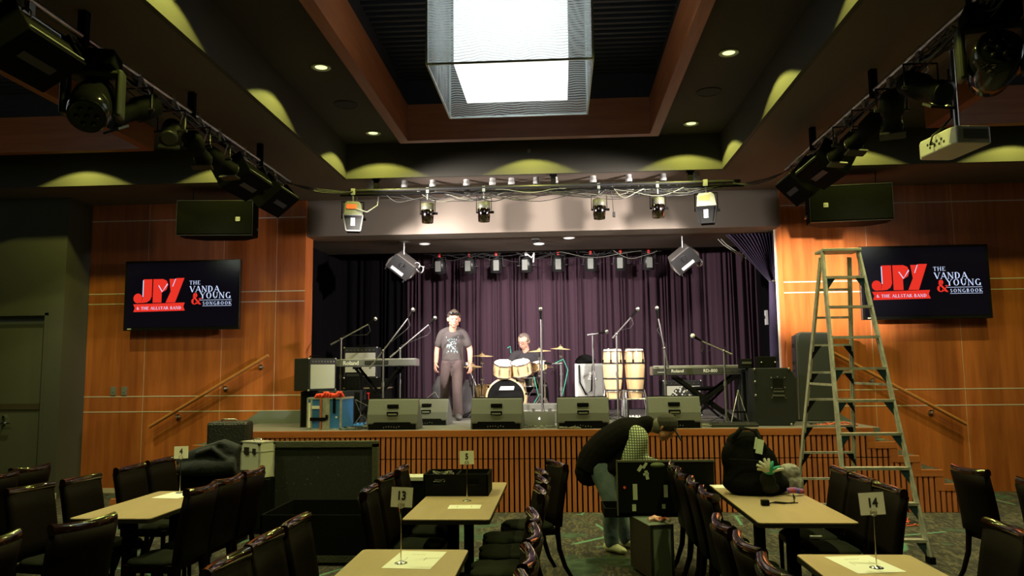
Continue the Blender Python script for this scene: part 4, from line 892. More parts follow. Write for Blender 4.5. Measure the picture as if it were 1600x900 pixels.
t = thing('amplifier_unit', 'lower black box left of the small amplifier head, behind the cabinet top', 'amplifier', (2.60, 10.85, 1.795)); MB().box(-.11, .04, 0, .2, 0, .13).build('case_body', 'blk2', t, .008); MB().box(-.10, .03, -.006, 0, .06, .09).build('front_plate', 'steel', t)
t = thing('speaker_cabinet', 'black cabinet behind the big one, reaching under the right end of the piano', 'speaker cabinet', (2.70, 11.1, ZS)); MB().box(-.16, .30, 0, .4, 0, .75).build('cabinet', 'tolex', t, .01); MB().box(-.14, .28, -.006, 0, .04, .7).build('grille', 'grille', t)
# tall keyboard case leaning on the wall
t = thing('keyboard_case', 'tall black hard keyboard case standing on end against the right wall', 'case', (3.62, 11.28, ZS)); t.rotation_euler = (-.05, .03, 0)
MB().prism([(-.25, 0), (.25, 0), (.25, 1.22), (.20, 1.27), (-.20, 1.27), (-.25, 1.22)], 0, .22, 'y').build('shell', 'wedge' if 0 else mat('case_shell_plastic', (.03, .032, .033), .4), t, .02)
q = MB(); q.box(-.262, -.248, .0, .22, .02, 1.22); q.box(.248, .262, .0, .22, .02, 1.22); q.build('metal_rim', 'steel', t)
q = MB()
for z_ in (.2, .55, .8, 1.05): q.box(-.28, -.255, .07, .15, z_, z_ + .05)
q.tube([(-.27, .11, .5), (-.31, .11, .55), (-.31, .11, .68), (-.27, .11, .73)], .012, 6); q.islands('latch', 'dmetal', t)
# centre boxes, laptop
t = thing('low_flight_case', 'low grey flight case lying behind the laptop, in front of the drums', 'flight case', (-.32, 11.35, ZS)); MB().box(-.27, .27, 0, .35, 0, .27).build('case_body', mat('grey_case', (.13, .13, .12), .5), t, .006)
q = MB(); q.box(-.272, .272, -.006, .0, .17, .185); q.build('lid_seam', 'alu', t); q = MB(); q.box(-.10, -.06, -.014, 0, .16, .21); q.box(.14, .18, -.014, 0, .16, .21); q.islands('latch', 'steel', t)
t = thing('laptop', 'open silver laptop seen from behind at the centre of the stage edge', 'laptop', (-.295, 10.62, ZS))
q = MB(); q.at((0, 0, 0), (-.16, 0, 0)); q.box(-.21, .21, 0, .008, .01, .20); q.build('lid', mat('laptop_aluminium', (.20, .20, .18), .4, .5), t, .003)
MB().box(-.21, .21, .0, .26, 0, .014).build('keyboard_deck', 'steel', t, .003)
q = MB(); q.at((0, 0, 0), (-.16, 0, 0)); ap = []
for k in range(28):
    a = 2 * PI * k / 28; r_ = .0155 * (1 - .13 * (math.sin(a) > .93) + .05 * abs(math.cos(a))); X, Z = r_ * math.cos(a), r_ * 1.05 * math.sin(a)
    if X > .009 and abs(Z - .002) < .006: X = .0105
    ap.append((X, Z + .108))
q.prism(ap, -.0035, -.001, 'y'); q.prism([(0, .127), (.003, .133), (.008, .137), (.006, .130)], -.0035, -.001, 'y'); q.build('apple_logo', mat('lit_logo', (.8, .8, .8), .5, emit=(1, 1, 1), es=.9), t)
# pale amplifier by the drums with a bag and a strap
t = thing('bass_combo', 'pale grey speaker cabinet between the drums and the congas', 'amplifier', (.47, 12.75, ZS)); MB().box(-.23, .25, 0, .4, 0, .86).build('cabinet', mat('pale_grey_cabinet', (.36, .37, .34), .6), t, .01); MB().box(-.20, .22, -.006, 0, .03, .82).build('grille', mat('pale_grille', (.30, .31, .29), .8, bump=(140, .3)), t)
q = MB(); q.box(-.23, -.19, -.012, -.003, .3, .86); q.box(-.0, .10, -.016, -.005, .62, .72); q.box(-.02, .12, -.016, -.005, .60, .63); q.build('white_panel', 'white', t)
q = MB(); q.tube([(-.16, -.02, .84), (-.15, -.03, .55), (-.06, -.03, .36), (.03, -.03, .42), (.06, -.02, .84)], [(.012, .004)] * 5, 6, side=(1, 0, 0)); tag(q.build('guitar_strap', 'black'), 'black strap hanging in a loop down the pale cabinet', 'strap'); bpy.data.objects['guitar_strap'].location = (.47, 12.75, ZS)
def soft(name, m, blobs, parent=None, vox=.02, smooth=6, loc=None, rz=0):
    mb = MB()
    for b_ in blobs:
        if len(b_) == 2: mb.tube(b_[0], b_[1], 12)
        else: mb.sph(b_[0], b_[1], 14, b_[2])
    o = mb.build(name, m, parent)
    r_ = o.modifiers.new('remesh', 'REMESH'); r_.mode = 'VOXEL'; r_.voxel_size = vox; r_.use_smooth_shade = True
    s_ = o.modifiers.new('smooth', 'SMOOTH'); s_.iterations = smooth; s_.factor = .5
    if loc: o.location = loc
    if rz: o.rotation_euler = (0, 0, rz)
    return o
tag(soft('gear_bag', 'black', [((0, .12, .07), .10, (1.5, 1.1, .9)), ((-.08, .1, .04), .08, (1.3, 1, .7)), ((.09, .1, .05), .07, (1.2, 1, .9))], loc=(.42, 12.8, 1.895)), 'soft black bag slumped on top of the pale cabinet', 'bag')
# conga drums in chrome stands
def conga(lab, x, hue):
    t = thing('conga_drum', lab, 'conga', (x, 12.35, ZS), group='conga drums')
    MB().lathe([(.10, .30), (.115, .40), (.145, .60), (.158, .80), (.152, .95), (.14, 1.05), (.135, 1.06)], n=32).build('shell', 'maple', t)
    q = MB()
    for z_, r_ in ((.44, .124), (.62, .149), (.86, .159)): q.lathe([(r_ + .001, z_ - .012), (r_ + .004, z_ - .012), (r_ + .004, z_ + .012), (r_ + .001, z_ + .012)], n=32, cap=False)
    q.islands('band', 'dmetal', t)
    q = MB(); q.torus((0, 0, 1.045), .150, .009, 32); q.torus((0, 0, 1.085), .142, .008, 32); q.build('rim', 'chrome', t)
    MB().lathe([(.137, 1.05), (.14, 1.07), (.13, 1.083), (.001, 1.085)], n=32, cap=False).build('head', 'drumhead', t)
    q = MB()
    for k in range(6):
        a = 2 * PI * k / 6 + .3; c_, s_ = math.cos(a), math.sin(a); q.cyl((.154 * c_, .154 * s_, 1.06), (.166 * c_, .166 * s_, .90), .006); q.cbox((.163 * c_, .163 * s_, .89), (.025, .025, .05))
    q.build('tension_lugs', 'chrome', t)
    return t
conga('left one of the two tall pale wood conga drums', .83, 0); conga('right one of the two tall pale wood conga drums', 1.175, 0)
t = thing('conga_stand', 'chrome stand holding the two conga drums off the floor', 'drum stand', (1.0, 12.35, ZS)); q = MB(); q.torus((-.17, 0, .42), .135, .008, 24); q.torus((.175, 0, .42), .135, .008, 24)
for x in (-.34, -.02, .02, .34):
    for y in (-.15, .15): q.cyl((x * .9, y * .7, .44), (x * 1.1, y * 1.4, .01), .011)
q.cyl((-.33, -.1, .30), (.33, -.1, .30), .009); q.cyl((-.33, .1, .30), (.33, .1, .30), .009); q.build('frame', 'chrome', t)
q = MB()
for x in (-.33, .33): q.cyl((x * 1.13, -.21, .01), (x * 1.13, -.21, .03), .018)
q.islands('rubber_foot', 'black', t)
# patterned amp
t = combo('guitar_amplifier', 'guitar amplifier with black and white patterned grille behind the black piano', 'amplifier', (1.93, 12.45, ZS + .02), .1, .62, .3, .56)
def checker():
    M = bpy.data.materials.new('snakeskin_grille'); M.use_nodes = True; nt = M.node_tree; L = nt.links.new; b = nt.nodes['Principled BSDF']
    tc = nt.nodes.new('ShaderNodeTexCoord'); v = nt.nodes.new('ShaderNodeTexVoronoi'); v.inputs['Scale'].default_value = 26; L(tc.outputs['Object'], v.inputs['Vector'])
    r = nt.nodes.new('ShaderNodeValToRGB'); r.color_ramp.elements[0].position = .35; r.color_ramp.elements[1].position = .45; r.color_ramp.elements[0].color = (.6, .6, .55, 1); r.color_ramp.elements[1].color = (.02, .02, .02, 1)
    L(v.outputs['Distance'], r.inputs[0]); L(r.outputs[0], b.inputs['Base Color']); return M
K['check'] = checker()
q = MB(); q.lathe([(.20, -.012), (.20, -.006)], (0, 0, .26), 32, 'y'); q.build('round_patterned_grille', 'check', t)
tag(soft('keyboard_stool', 'black', [((0, 0, .46), .20, (1.6, .7, .18)), ([(-.25, 0, .44), (.2, 0, .02)], .02), ([(.25, 0, .44), (-.2, 0, .02)], .02), ([(-.22, -.12, .02), (-.22, .12, .02)], .018), ([(.22, -.12, .02), (.22, .12, .02)], .018)], vox=.012, loc=(2.2, 11.95, ZS)), 'black padded keyboard stool behind the black digital piano', 'stool')
# guitar gig bags left of the drums
tag(soft('guitar_bag', mat('black_nylon', (.05, .045, .05), .7), [([(0, 0, .10), (0, .05, .45), (.02, .1, .62)], [(.17, .07), (.13, .06), (.05, .04)]), ((0, 0, .12), .15, (1.1, .6, .9))], loc=(-1.55, 12.75, ZS)), 'small dark gig bag standing on the floor right of the standing man', 'bag')
tag(soft('guitar_bag', mat('black_nylon_2', (.04, .037, .042), .7), [([(0, 0, .12), (-.05, .05, .50), (-.06, .1, .68)], [(.20, .07), (.15, .06), (.05, .04)]), ((0, 0, .15), .17, (1.1, .6, .9))], loc=(-2.0, 13.1, ZS)), 'dark gig bag standing behind the standing man on his right', 'bag')
q = MB(); q.tube([(-2.32, 12.9, 1.06), (-2.28, 12.9, 1.32), (-2.1, 12.9, 1.46), (-2.0, 12.9, 1.30)], .008, 5); tag(q.build('looped_cable', 'wcable'), 'thin pale cable looping up behind the set-back wedge monitor', 'cable')

# ---------------------------------------------------------------- drum kit: each drum and stand stands alone
def drum(name, lab, loc, r, h, rot=(0, 0, 0), head='drumhead', tomlike=True, group=None, shell='maple'):
    t = thing(name, lab, 'drum', loc, group=group); t.rotation_euler = rot
    MB().lathe([(r, 0), (r, h)], n=36).build('shell', shell, t)
    MB().lathe([(r * .985, h + .004), (.001, h + .006)], n=36, cap=False).build('batter_head', head, t); MB().lathe([(r * .985, -.004), (.001, -.006)], n=36, cap=False).build('bottom_head', 'drumhead', t)
    q = MB(); q.torus((0, 0, h), r + .008, .009, 36); q.torus((0, 0, 0), r + .008, .009, 36); q.build('hoops', 'chrome', t)
    q = MB(); n = 8 if r > .2 else 6
    for k in range(n):
        a = 2 * PI * k / n + .2; c_, s_ = math.cos(a), math.sin(a); q.cyl((c_ * (r + .012), s_ * (r + .012), 0), (c_ * (r + .012), s_ * (r + .012), h), .004, 6); q.cyl((c_ * (r + .01), s_ * (r + .01), h * .3), (c_ * (r + .01), s_ * (r + .01), h * .7), .010, 8)
    q.islands('lug', 'chrome', t)
    return t
kx, ky = -.885, 12.55
t = thing('bass_drum', 'bass drum with black front head and white lettering, facing the room', 'drum', (kx, ky, ZS + .32))
MB().lathe([(.315, 0), (.315, .42)], n=48, axis='y').build('shell', 'maple', t); MB().lathe([(.300, -.012), (.001, -.016)], n=48, axis='y', cap=False).build('front_head', 'gloss', t)
q = MB(); q.lathe([(.300, -.02), (.326, -.02), (.330, .0), (.326, .04), (.316, .04)], n=48, axis='y', cap=False); q.build('front_hoop', 'maple', t); q = MB(); q.lathe([(.316, .38), (.328, .38), (.328, .42), (.30, .42)], n=48, axis='y', cap=False); q.build('rear_hoop', 'maple', t)
q = MB(); q.prism([(-.11, .13), (.13, .13), (.14, .19), (-.08, .19)], -.022, -.018, 'y'); q.build('white_lettering', 'white', t); q = MB(); q.lathe([(.065, -.022), (.075, -.024), (.075, -.02)], (-.16, 0, -.17), 20, 'y'); q.build('port_ring', 'dmetal', t)
q = MB()
for k in range(8): a = 2 * PI * k / 8 + .2; c_, s_ = math.cos(a), math.sin(a); q.cyl((c_ * .335, -.01, s_ * .335), (c_ * .335, .4, s_ * .335), .006, 6); q.cbox((c_ * .335, -.01, s_ * .335), (.03, .04, .03))
for sx in (-1, 1): q.cyl((sx * .28, .06, -.14), (sx * .42, -.02, -.31), .010)
q.build('claws_and_spurs', 'chrome', t)
drum('rack_tom', 'left rack tom above the bass drum, natural wood shell', (-.93, 12.62, ZS + .70), .158, .20, (.38, .10, 0), group=None); drum('rack_tom', 'right rack tom above the bass drum, natural wood shell', (-.62, 12.60, ZS + .71), .155, .20, (.36, -.12, 0))
t = thing('tom_holder', 'chrome tom holder rising from the bass drum between the rack toms', 'drum hardware', (-.775, 12.72, ZS + .655)); q = MB(); q.cyl((0, 0, 0), (0, 0, .16), .014); q.cyl((0, 0, .14), (-.06, .02, .17), .010); q.cyl((0, 0, .14), (.06, .02, .17), .010); q.build('posts', 'chrome', t); MB().lathe([(.035, -.01), (.035, .012)], n=14).build('base', 'chrome', t)
t = drum('floor_tom', 'floor tom at the left side of the bass drum, natural wood shell', (-1.27, 12.95, ZS + .18), .18, .36); q = MB()
for k in range(3): a = 2 * PI * k / 3 + .4; q.cyl((.2 * math.cos(a), .2 * math.sin(a), -.17), (.2 * math.cos(a), .2 * math.sin(a), .2), .007)
q.build('legs', 'chrome', t)
t = drum('snare_drum', 'shallow snare drum behind the bass drum', (-.56, 12.98, ZS + .50), .17, .14, shell='chrome'); q = MB()
for k in range(3): a = 2 * PI * k / 3 + .4; q.cyl((0, 0, -.25), (.25 * math.cos(a), .25 * math.sin(a), -.49), .008); q.cyl((0, 0, -.2), (.14 * math.cos(a), .14 * math.sin(a), -.01), .006)
q.cyl((0, 0, -.25), (0, 0, -.1), .012); q.build('snare_stand', 'chrome', t)
drum('rack_tom', 'small tom at the right of the kit under the middle cymbal', (-.33, 12.75, ZS + .78), .115, .12, (.2, -.1, 0))
def cymbal(lab, x, y, z, r, rot, hh=False):
    t = thing('hi_hat_stand' if hh else 'cymbal_stand', lab, 'cymbal', (x, y, ZS)); zz = z - ZS
    prof = [(.012, .035), (.03, .025), (.045, .008), (r * .6, 0), (r, -.012), (r, -.015), (r * .6, -.003), (.045, .004), (.012, .02)]
    q = MB(); q.at((0, 0, zz), rot); q.lathe(prof, n=40, cap=False)
    if hh: q.at((0, 0, zz - .03), (PI, 0, 0)); q.lathe(prof, n=40, cap=False)
    q.build('cymbal', 'brass', t)
    q = MB(); q.cyl((0, 0, .2), (0, 0, zz + .05), .009); q.cyl((0, 0, .2), (0, 0, zz * .6), .014)
    for k in (.35, .62, .88): q.cyl((-.02, 0, zz * k), (.03, 0, zz * k), .018)
    q.sph((0, 0, zz + .055), .014, 8); q.build('pole', 'chrome', t)
    for k in range(3): a = 2 * PI * k / 3 + .9; l = MB(); l.tube([(0, 0, .32), (.24 * math.cos(a), .24 * math.sin(a), .012)], .009, 6); l.build('leg', 'chrome', t)
cymbal('crash cymbal on a stand at the far left of the drum kit', -1.275, 12.6, 2.05, .19, (.04, .02, 0)); cymbal('ride cymbal on a stand over the right of the bass drum', -.33, 12.45, 2.115, .185, (.05, -.03, 0))
cymbal('crash cymbal on a stand at the far right of the drum kit', .01, 12.6, 2.15, .165, (.04, .06, 0)); cymbal('lower small cymbal on a stand right of the rack toms', -.26, 12.9, 1.86, .15, (.03, 0, 0))
cymbal('hi-hat on its stand at the left beside the standing man', -1.47, 13.0, 1.88, .17, (.03, 0, 0), True)
micstand('short drum microphone stand at the left cymbal', -1.40, 12.45, .62, boom=(-.05, 0, .12, .1), mic='white')
q = MB(); q.tube([(-.10, 12.3, 1.9), (.05, 12.3, 1.97), (.12, 12.3, 1.8), (.05, 12.3, 1.5), (-.02, 12.3, 1.2), (.05, 12.3, 1.06)], .006, 5); q.tube([(-.42, 12.3, 1.7), (-.35, 12.3, 1.4), (-.48, 12.3, 1.2), (-.40, 12.3, 1.05)], .006, 5)
q.tube([(-.84, 12.4, 2.16), (-.80, 12.42, 2.19), (-.79, 12.45, 2.08)], .006, 5); tag(q.build('teal_cables', 'green'), 'teal microphone cables hanging among the drum stands', 'cables')
# floor clutter
def floor_cables(lab, c0, w_, d_, n, seed, ms=('cable', 'wcable'), z=ZS):
    R = random.Random(seed); q = MB()
    for i in range(n):
        x, y = c0[0] + R.uniform(-w_, w_), c0[1] + R.uniform(-d_, d_); a = R.random() * 6; pts = []
        for k in range(14):
            a += R.uniform(-.9, .9); x += .06 * math.cos(a); y += .045 * math.sin(a); x = min(max(x, c0[0] - w_), c0[0] + w_); y = min(max(y, c0[1] - d_), c0[1] + d_)
            pts.append((x, y, z + .008 + .004 * (i % 4) + .02 * R.random() * (k % 3 == 0)))
        q.mi(1 if R.random() < .45 else 0).tube(pts, .006, 5)
    tag(q.build('floor_cables', list(ms)), lab, 'cables')
floor_cables('heap of cables on the stage floor between blue case and left wedge', (-2.72, 10.5), .22, .28, 18, 21)
floor_cables('cables on the stage floor around the laptop', (-.1, 10.35), .5, .10, 12, 22); floor_cables('cables on the stage floor under the black piano', (2.15, 10.65), .35, .35, 26, 23)
floor_cables('cables on the stage floor beneath the congas', (.95, 11.7), .35, .4, 12, 24); floor_cables('cables on the stage floor around the drum kit', (-.6, 12.15), .7, .12, 12, 25)
floor_cables('white cable coil on the stage in front of the wedge beside the laptop', (.12, 10.16), .14, .05, 8, 26, ('wcable', 'wcable'))
floor_cables('coil of cable on the stage edge behind the ladder', (3.55, 10.5), .25, .2, 10, 27, ('cable', 'orange'))
for i, (x, y, c_, l) in enumerate(((-2.80, 10.75, 'bluep', 'blue effects pedal among the cables at stage left'), (-2.62, 10.55, 'steel', 'small silver effects pedal beside the left wedge'), (1.95, 10.5, 'steel', 'row of silver foot pedals at the foot of the black piano stand'), (2.25, 10.35, 'dmetal', 'flat dark pedal board at the stage edge by the black cabinet'), (1.12, 12.0, 'white', 'white box on the floor beneath the congas'))):
    t = thing('foot_pedal', l, 'pedal', (x, y, ZS)); w_ = .2 if i == 2 else (.3 if i == 3 else .09); MB().prism([(-.07, 0), (.07, 0), (.07, .06), (-.07, .035)], -w_, w_, 'x').build('pedal_body', c_, t, .006)
    q = MB()
    for k in range(3): q.cyl((-w_ * .6 + k * w_ * .6, -.02, .04), (-w_ * .6 + k * w_ * .6, -.02, .062), .012)
    q.build('switches', 'chrome', t)
t = thing('floor_stand', 'small tripod stand among the cables behind the blue case', 'stand', (-2.84, 10.95, ZS)); q = MB(); q.cyl((0, 0, .15), (-.1, 0, .38), .008); q.cyl((-.1, 0, .38), (.1, 0, .28), .007); q.build('arm', 'dmetal', t); q = MB()
for k in range(3): a = 2 * PI * k / 3; q.cyl((0, 0, .16), (.16 * math.cos(a), .16 * math.sin(a), .01), .008)
q.build('tripod_base', 'dmetal', t)
q = MB(); q.cyl((.95, 11.15, ZS), (.95, 11.15, ZS + .03), .07); q.cyl((.95, 11.15, ZS + .03), (.95, 11.15, ZS + .33), .016); tag(q.build('short_stand', 'dmetal'), 'short thick black post on a round base in front of the congas', 'stand')
# ================================================================ ON THE FLOOR OF THE ROOM
# ---- stepladder (about 3 m)
t = thing('stepladder', 'tall aluminium stepladder standing in front of the right wall', 'ladder', (3.0, 8.4, 0))
def FL(s_, z): u = z / 3.05; return Vector((s_ * (.36 * (1 - u) + .185 * u), -.88 * (1 - u) - .06 * u, z))
def RL(s_, z): u = z / 3.0; return Vector((s_ * (.34 * (1 - u) + .15 * u), .88 * (1 - u) + .09 * u, z))
def rail_(f, s_, z1): 
    q = MB(); a, b = f(s_, 0), f(s_, z1); q.bar(a, b, .022, .075, (0, 1, 0)); q.bar(a + Vector((-s_ * .012, 0, 0)), b + Vector((-s_ * .012, 0, 0)), .012, .02, (0, 1, 0)); return q
for s_ in (-1, 1): rail_(FL, s_, 3.02).build('front_rail', 'alu', t); rail_(RL, s_, 2.98).build('rear_rail', 'alu', t)
for k in range(9):
    z = .19 + .318 * k; a, b = FL(-1, z), FL(1, z); st_ = MB().box(a.x, b.x, a.y - .04, a.y + .05, z - .012, z + .014).build('step', 'alu', t)
    q = MB()
    if k in (0, 1, 2, 3, 4, 5, 8):
        for s_ in (-1, 1):
            p = FL(s_, z); q.prism([(p.x, z - .01), (p.x - s_ * .10, z - .01), (p.x + s_ * .012, z - .17)], p.y - .03, p.y - .015, 'y')
        q.islands('corner_brace', 'bracket', st_)
for k in range(9):
    z = .24 + .300 * k; a, b = RL(-1, z), RL(1, z); st_ = MB().box(a.x, b.x, a.y - .018, a.y + .018, z - .012, z + .012).build('rear_rung', 'alu', t)
    if k < 7:
        q = MB()
        for s_ in (-1, 1): p = RL(s_, z); q.prism([(p.x, z - .01), (p.x - s_ * .09, z - .01), (p.x + s_ * .012, z - .15)], p.y - .02, p.y - .008, 'y')
        q.islands('rear_brace', 'black', st_)
MB().box(-.20, .20, -.13, .14, 3.02, 3.05).build('top_plate', 'alu', t, .004)
q = MB()
for s_ in (-1, 1): a, b = FL(s_, 1.62), RL(s_, 1.62); q.bar(a, b, .006, .025)
q.islands('spreader', 'alu', t)
q = MB()
for s_ in (-1, 1):
    for f in (FL, RL): p = f(s_, 0); q.cbox((p.x, p.y, .03), (.05, .10, .06))
q.islands('rubber_foot', 'black', t)
# ---- chairs
def curved(mb, w_, z0, z1, y0, y1, th, bow, n=10, flare=0):
    """upright slab bowed towards the back; y0 / y1: position at z0 / z1"""
    vs = []
    for side in (0, 1):
        for j in range(5):
            v_ = j / 4; z = z0 + (z1 - z0) * v_; yy = y0 + (y1 - y0) * v_ ** 1.4
            for i in range(n + 1):
                u = -1 + 2 * i / n; wv = w_ * (1 + flare * v_)
                vs.append((u * wv, yy - bow * (1 - u * u) * (.3 + .7 * v_) + (side - .5) * th * (1 - .25 * abs(u) ** 6), z))
    W_ = n + 1; T_ = W_ * 5; fs = [(s_ * T_ + j * W_ + i, s_ * T_ + j * W_ + i + 1, s_ * T_ + (j + 1) * W_ + i + 1, s_ * T_ + (j + 1) * W_ + i) for s_ in (0, 1) for j in range(4) for i in range(n)]
    edge = [i for i in range(n + 1)] + [j * W_ + n for j in range(1, 5)] + [4 * W_ + i for i in range(n - 1, -1, -1)] + [j * W_ for j in range(3, 0, -1)]
    fs += [(edge[k], edge[(k + 1) % len(edge)], T_ + edge[(k + 1) % len(edge)], T_ + edge[k]) for k in range(len(edge))]
    return mb.add(vs, fs, True)
def chair_proto():
    t = thing('dining_chair', 'x', 'chair', group='padded high-backed dining chairs')
    b = MB(); curved(b, .205, .44, .925, -.20, -.275, .055, .035); b.build('backrest', 'leather', t)
    b = MB(); vs = []; n = 12; prof = [(.028, -.018), (.028, .012), (.020, .026), (.0, .032), (-.020, .026), (-.027, .010), (-.027, -.015), (-.026, -.03), (.0, -.03)]; m_ = len(prof)
    for i in range(n + 1):
        u = -1 + 2 * i / n; x = u * .211; y = -.275 - .035 * (1 - u * u)
        for a_, c_ in prof: vs.append((x, y + a_, .935 + c_ + .010 * u * u))
    b.add(vs, [(i * m_ + k, i * m_ + (k + 1) % m_, (i + 1) * m_ + (k + 1) % m_, (i + 1) * m_ + k) for i in range(n) for k in range(m_)], True); b.add(vs[:m_], [tuple(range(m_))]); b.add(vs[-m_:], [tuple(range(m_))]); b.build('crest_rail', 'crest', t)
    b = MB(); curved(b, .208, .44, .92, -.228, -.305, .012, .035); b.build('back_panel', 'legw', t)
    soft('seat', 'seat', [((0, 0, .44), .21, (1.02, 1.0, .17)), ((-.1, .1, .44), .12, (1, 1, .28)), ((.1, .1, .44), .12, (1, 1, .28)), ((-.1, -.08, .44), .12, (1, 1, .28)), ((.1, -.08, .44), .12, (1, 1, .28))], t, .02, 4)
    b = MB(); b.box(-.20, .20, -.19, .20, .375, .43); b.build('seat_frame', 'legw', t, .006)
    for s_ in (-1, 1):
        l = MB(); l.tube([(s_ * .185, .185, .40), (s_ * .185, .185, .2), (s_ * .18, .18, 0)], [(.021, .021), (.018, .018), (.014, .014)], 8); l.build('leg', 'legw', t)
        l = MB(); l.tube([(s_ * .19, -.20, .50), (s_ * .19, -.195, .40), (s_ * .19, -.21, .25), (s_ * .195, -.26, .10), (s_ * .20, -.32, 0)], [(.02, .024), (.021, .026), (.019, .023), (.017, .02), (.015, .017)], 8); l.build('leg', 'legw', t)
    return t
CH = chair_proto()
def chair(x, y, deg, lab): return again(CH, USED, lab, (x, y, 0), math.radians(deg))
# deg: where the sitter looks; 0 = towards the stage (+Y), -90 = +X, 90 = -X
def row(x, ys, deg, fmt, jit=3, seed=1):
    R = random.Random(seed); words = ['nearest the camera', 'second from the camera', 'third from the camera', 'fourth from the camera', 'fifth from the camera']
    for i, y in enumerate(ys): chair(x + R.uniform(-.015, .015), y, deg + R.uniform(-jit, jit), fmt % (words[i] if i < len(ys) - 1 or len(ys) < 2 else 'farthest from the camera'))
# back plane is .27 behind the seat centre
row(-1.25, [2.98, 3.50, 3.97, 4.44], -90, 'dark padded chair left of the bottom centre table, %s', 2, 1)
row(-1.13, [5.62, 6.20, 6.80], -90, 'dark padded chair left of the cable-box table, %s', 3, 2)
row(-.45, [3.12, 3.62, 4.12, 4.58], 90, 'dark padded chair right of the bottom centre table, %s', 3, 3)
row(-.43, [5.48, 5.98, 6.46], 100, 'dark padded chair right of the cable-box table, %s', 6, 4)
chair(-.30, 7.02, 112, 'dark chair pulled back from the far right corner of the cable-box table, legs showing')
row(1.17, [2.98, 3.46, 3.94, 4.40], -90, 'dark padded chair left of the bottom right table, %s', 3, 5)
row(1.27, [5.50, 5.98, 6.46, 6.95], -90, 'dark padded chair between the open case and the bag table, %s', 3, 6)
row(2.02, [3.78, 4.28], 90, 'dark padded chair right of the bottom right table, %s', 3, 7)
row(2.02, [5.66, 6.14, 6.60], 90, 'dark padded chair right of the bag table, %s', 3, 8)
chair(3.62, 6.72, -82, 'dark chair seen from behind standing alone by the ladder foot, right')
chair(3.72, 5.98, -72, 'dark chair seen from behind at the right edge of the picture')
chair(4.05, 5.45, -72, 'dark chair cut off by the right edge, behind its neighbour')
row(-3.68, [6.22, 6.98, 7.52], -96, 'padded chair left of the far left table facing the room, %s', 3, 9)
chair(-3.78, 5.72, -100, 'padded chair at the near left corner of the far left table, turned to the camera')
chair(-5.20, 7.05, 80, 'dark chair seen from behind in front of the olive door, right one')
chair(-5.15, 6.55, 80, 'dark chair seen from behind at the left edge, cut off by it')
chair(-3.26, 3.96, 84, 'dark chair seen from behind at the lower left corner of the picture')
chair(-3.04, 4.52, 72, 'dark chair with slanting top before the near end of the far left table')
row(-2.98, [5.76, 6.24, 6.72], 88, 'dark chair right of the far left table seen from behind, %s', 4, 10)
# ---- tables
def table(lab, x0, x1, y0, y1, group='laminate dining tables', cut=0):
    t = thing('dining_table', lab, 'table', ((x0 + x1) / 2, (y0 + y1) / 2, 0), group=group); a, b = (x1 - x0) / 2, (y1 - y0) / 2; r_ = .03
    pts = []
    for cx, cy, a0 in ((a - r_, b - r_, 0), (-a + r_, b - r_, 90), (-a + r_, -b + r_, 180), (a - r_, -b + r_, 270)):
        for k in range(5): aa = math.radians(a0 + 22.5 * k); pts.append((cx + r_ * math.cos(aa), cy + r_ * math.sin(aa)))
    MB().prism(pts, .722, .75, 'z').build('tabletop', 'table', t); MB().prism([(p[0] * 1.004, p[1] * 1.003) for p in pts], .715, .744, 'z').build('edge_band', 'tedge', t)
    for yy in ((-b * .55, b * .55) if b > .5 else (0,)):
        q = MB(); q.box(-.04, .04, yy - .04, yy + .04, .02, .70); q.build('pedestal', 'black', t); q = MB(); q.box(-.26, .26, yy - .035, yy + .035, 0, .025); q.box(-.035, .035, yy - .24, yy + .24, 0, .025); q.build('foot', 'black', t); q = MB(); q.box(-a * .7, a * .7, yy - .04, yy + .04, .69, .715); q.build('underframe', 'black', t)
    return t
table('laminate table carrying sign 13 at the bottom centre', -1.19, -.56, 2.85, 4.67)
table('laminate table carrying sign 5 and the box of cables', -1.15, -.52, 5.59, 7.42)
table('laminate table carrying sign 14 at the bottom right', 1.31, 1.93, 2.8, 4.58)
table('laminate table carrying the big black bag', 1.33, 2.00, 5.48, 7.25)
table('laminate table carrying sign 4 at the left', -3.64, -3.02, 5.62, 6.92)
tt = thing('black_equipment_case', 'black case hidden under the dark jackets behind sign 4', 'case', (-3.75, 8.1, 0)); MB().box(-.38, .30, 0, .40, 0, .74).build('case_body', 'black', tt, .01); MB().box(-.38, .30, -.006, 0, .5, .52).build('lid_seam', 'dmetal', tt)
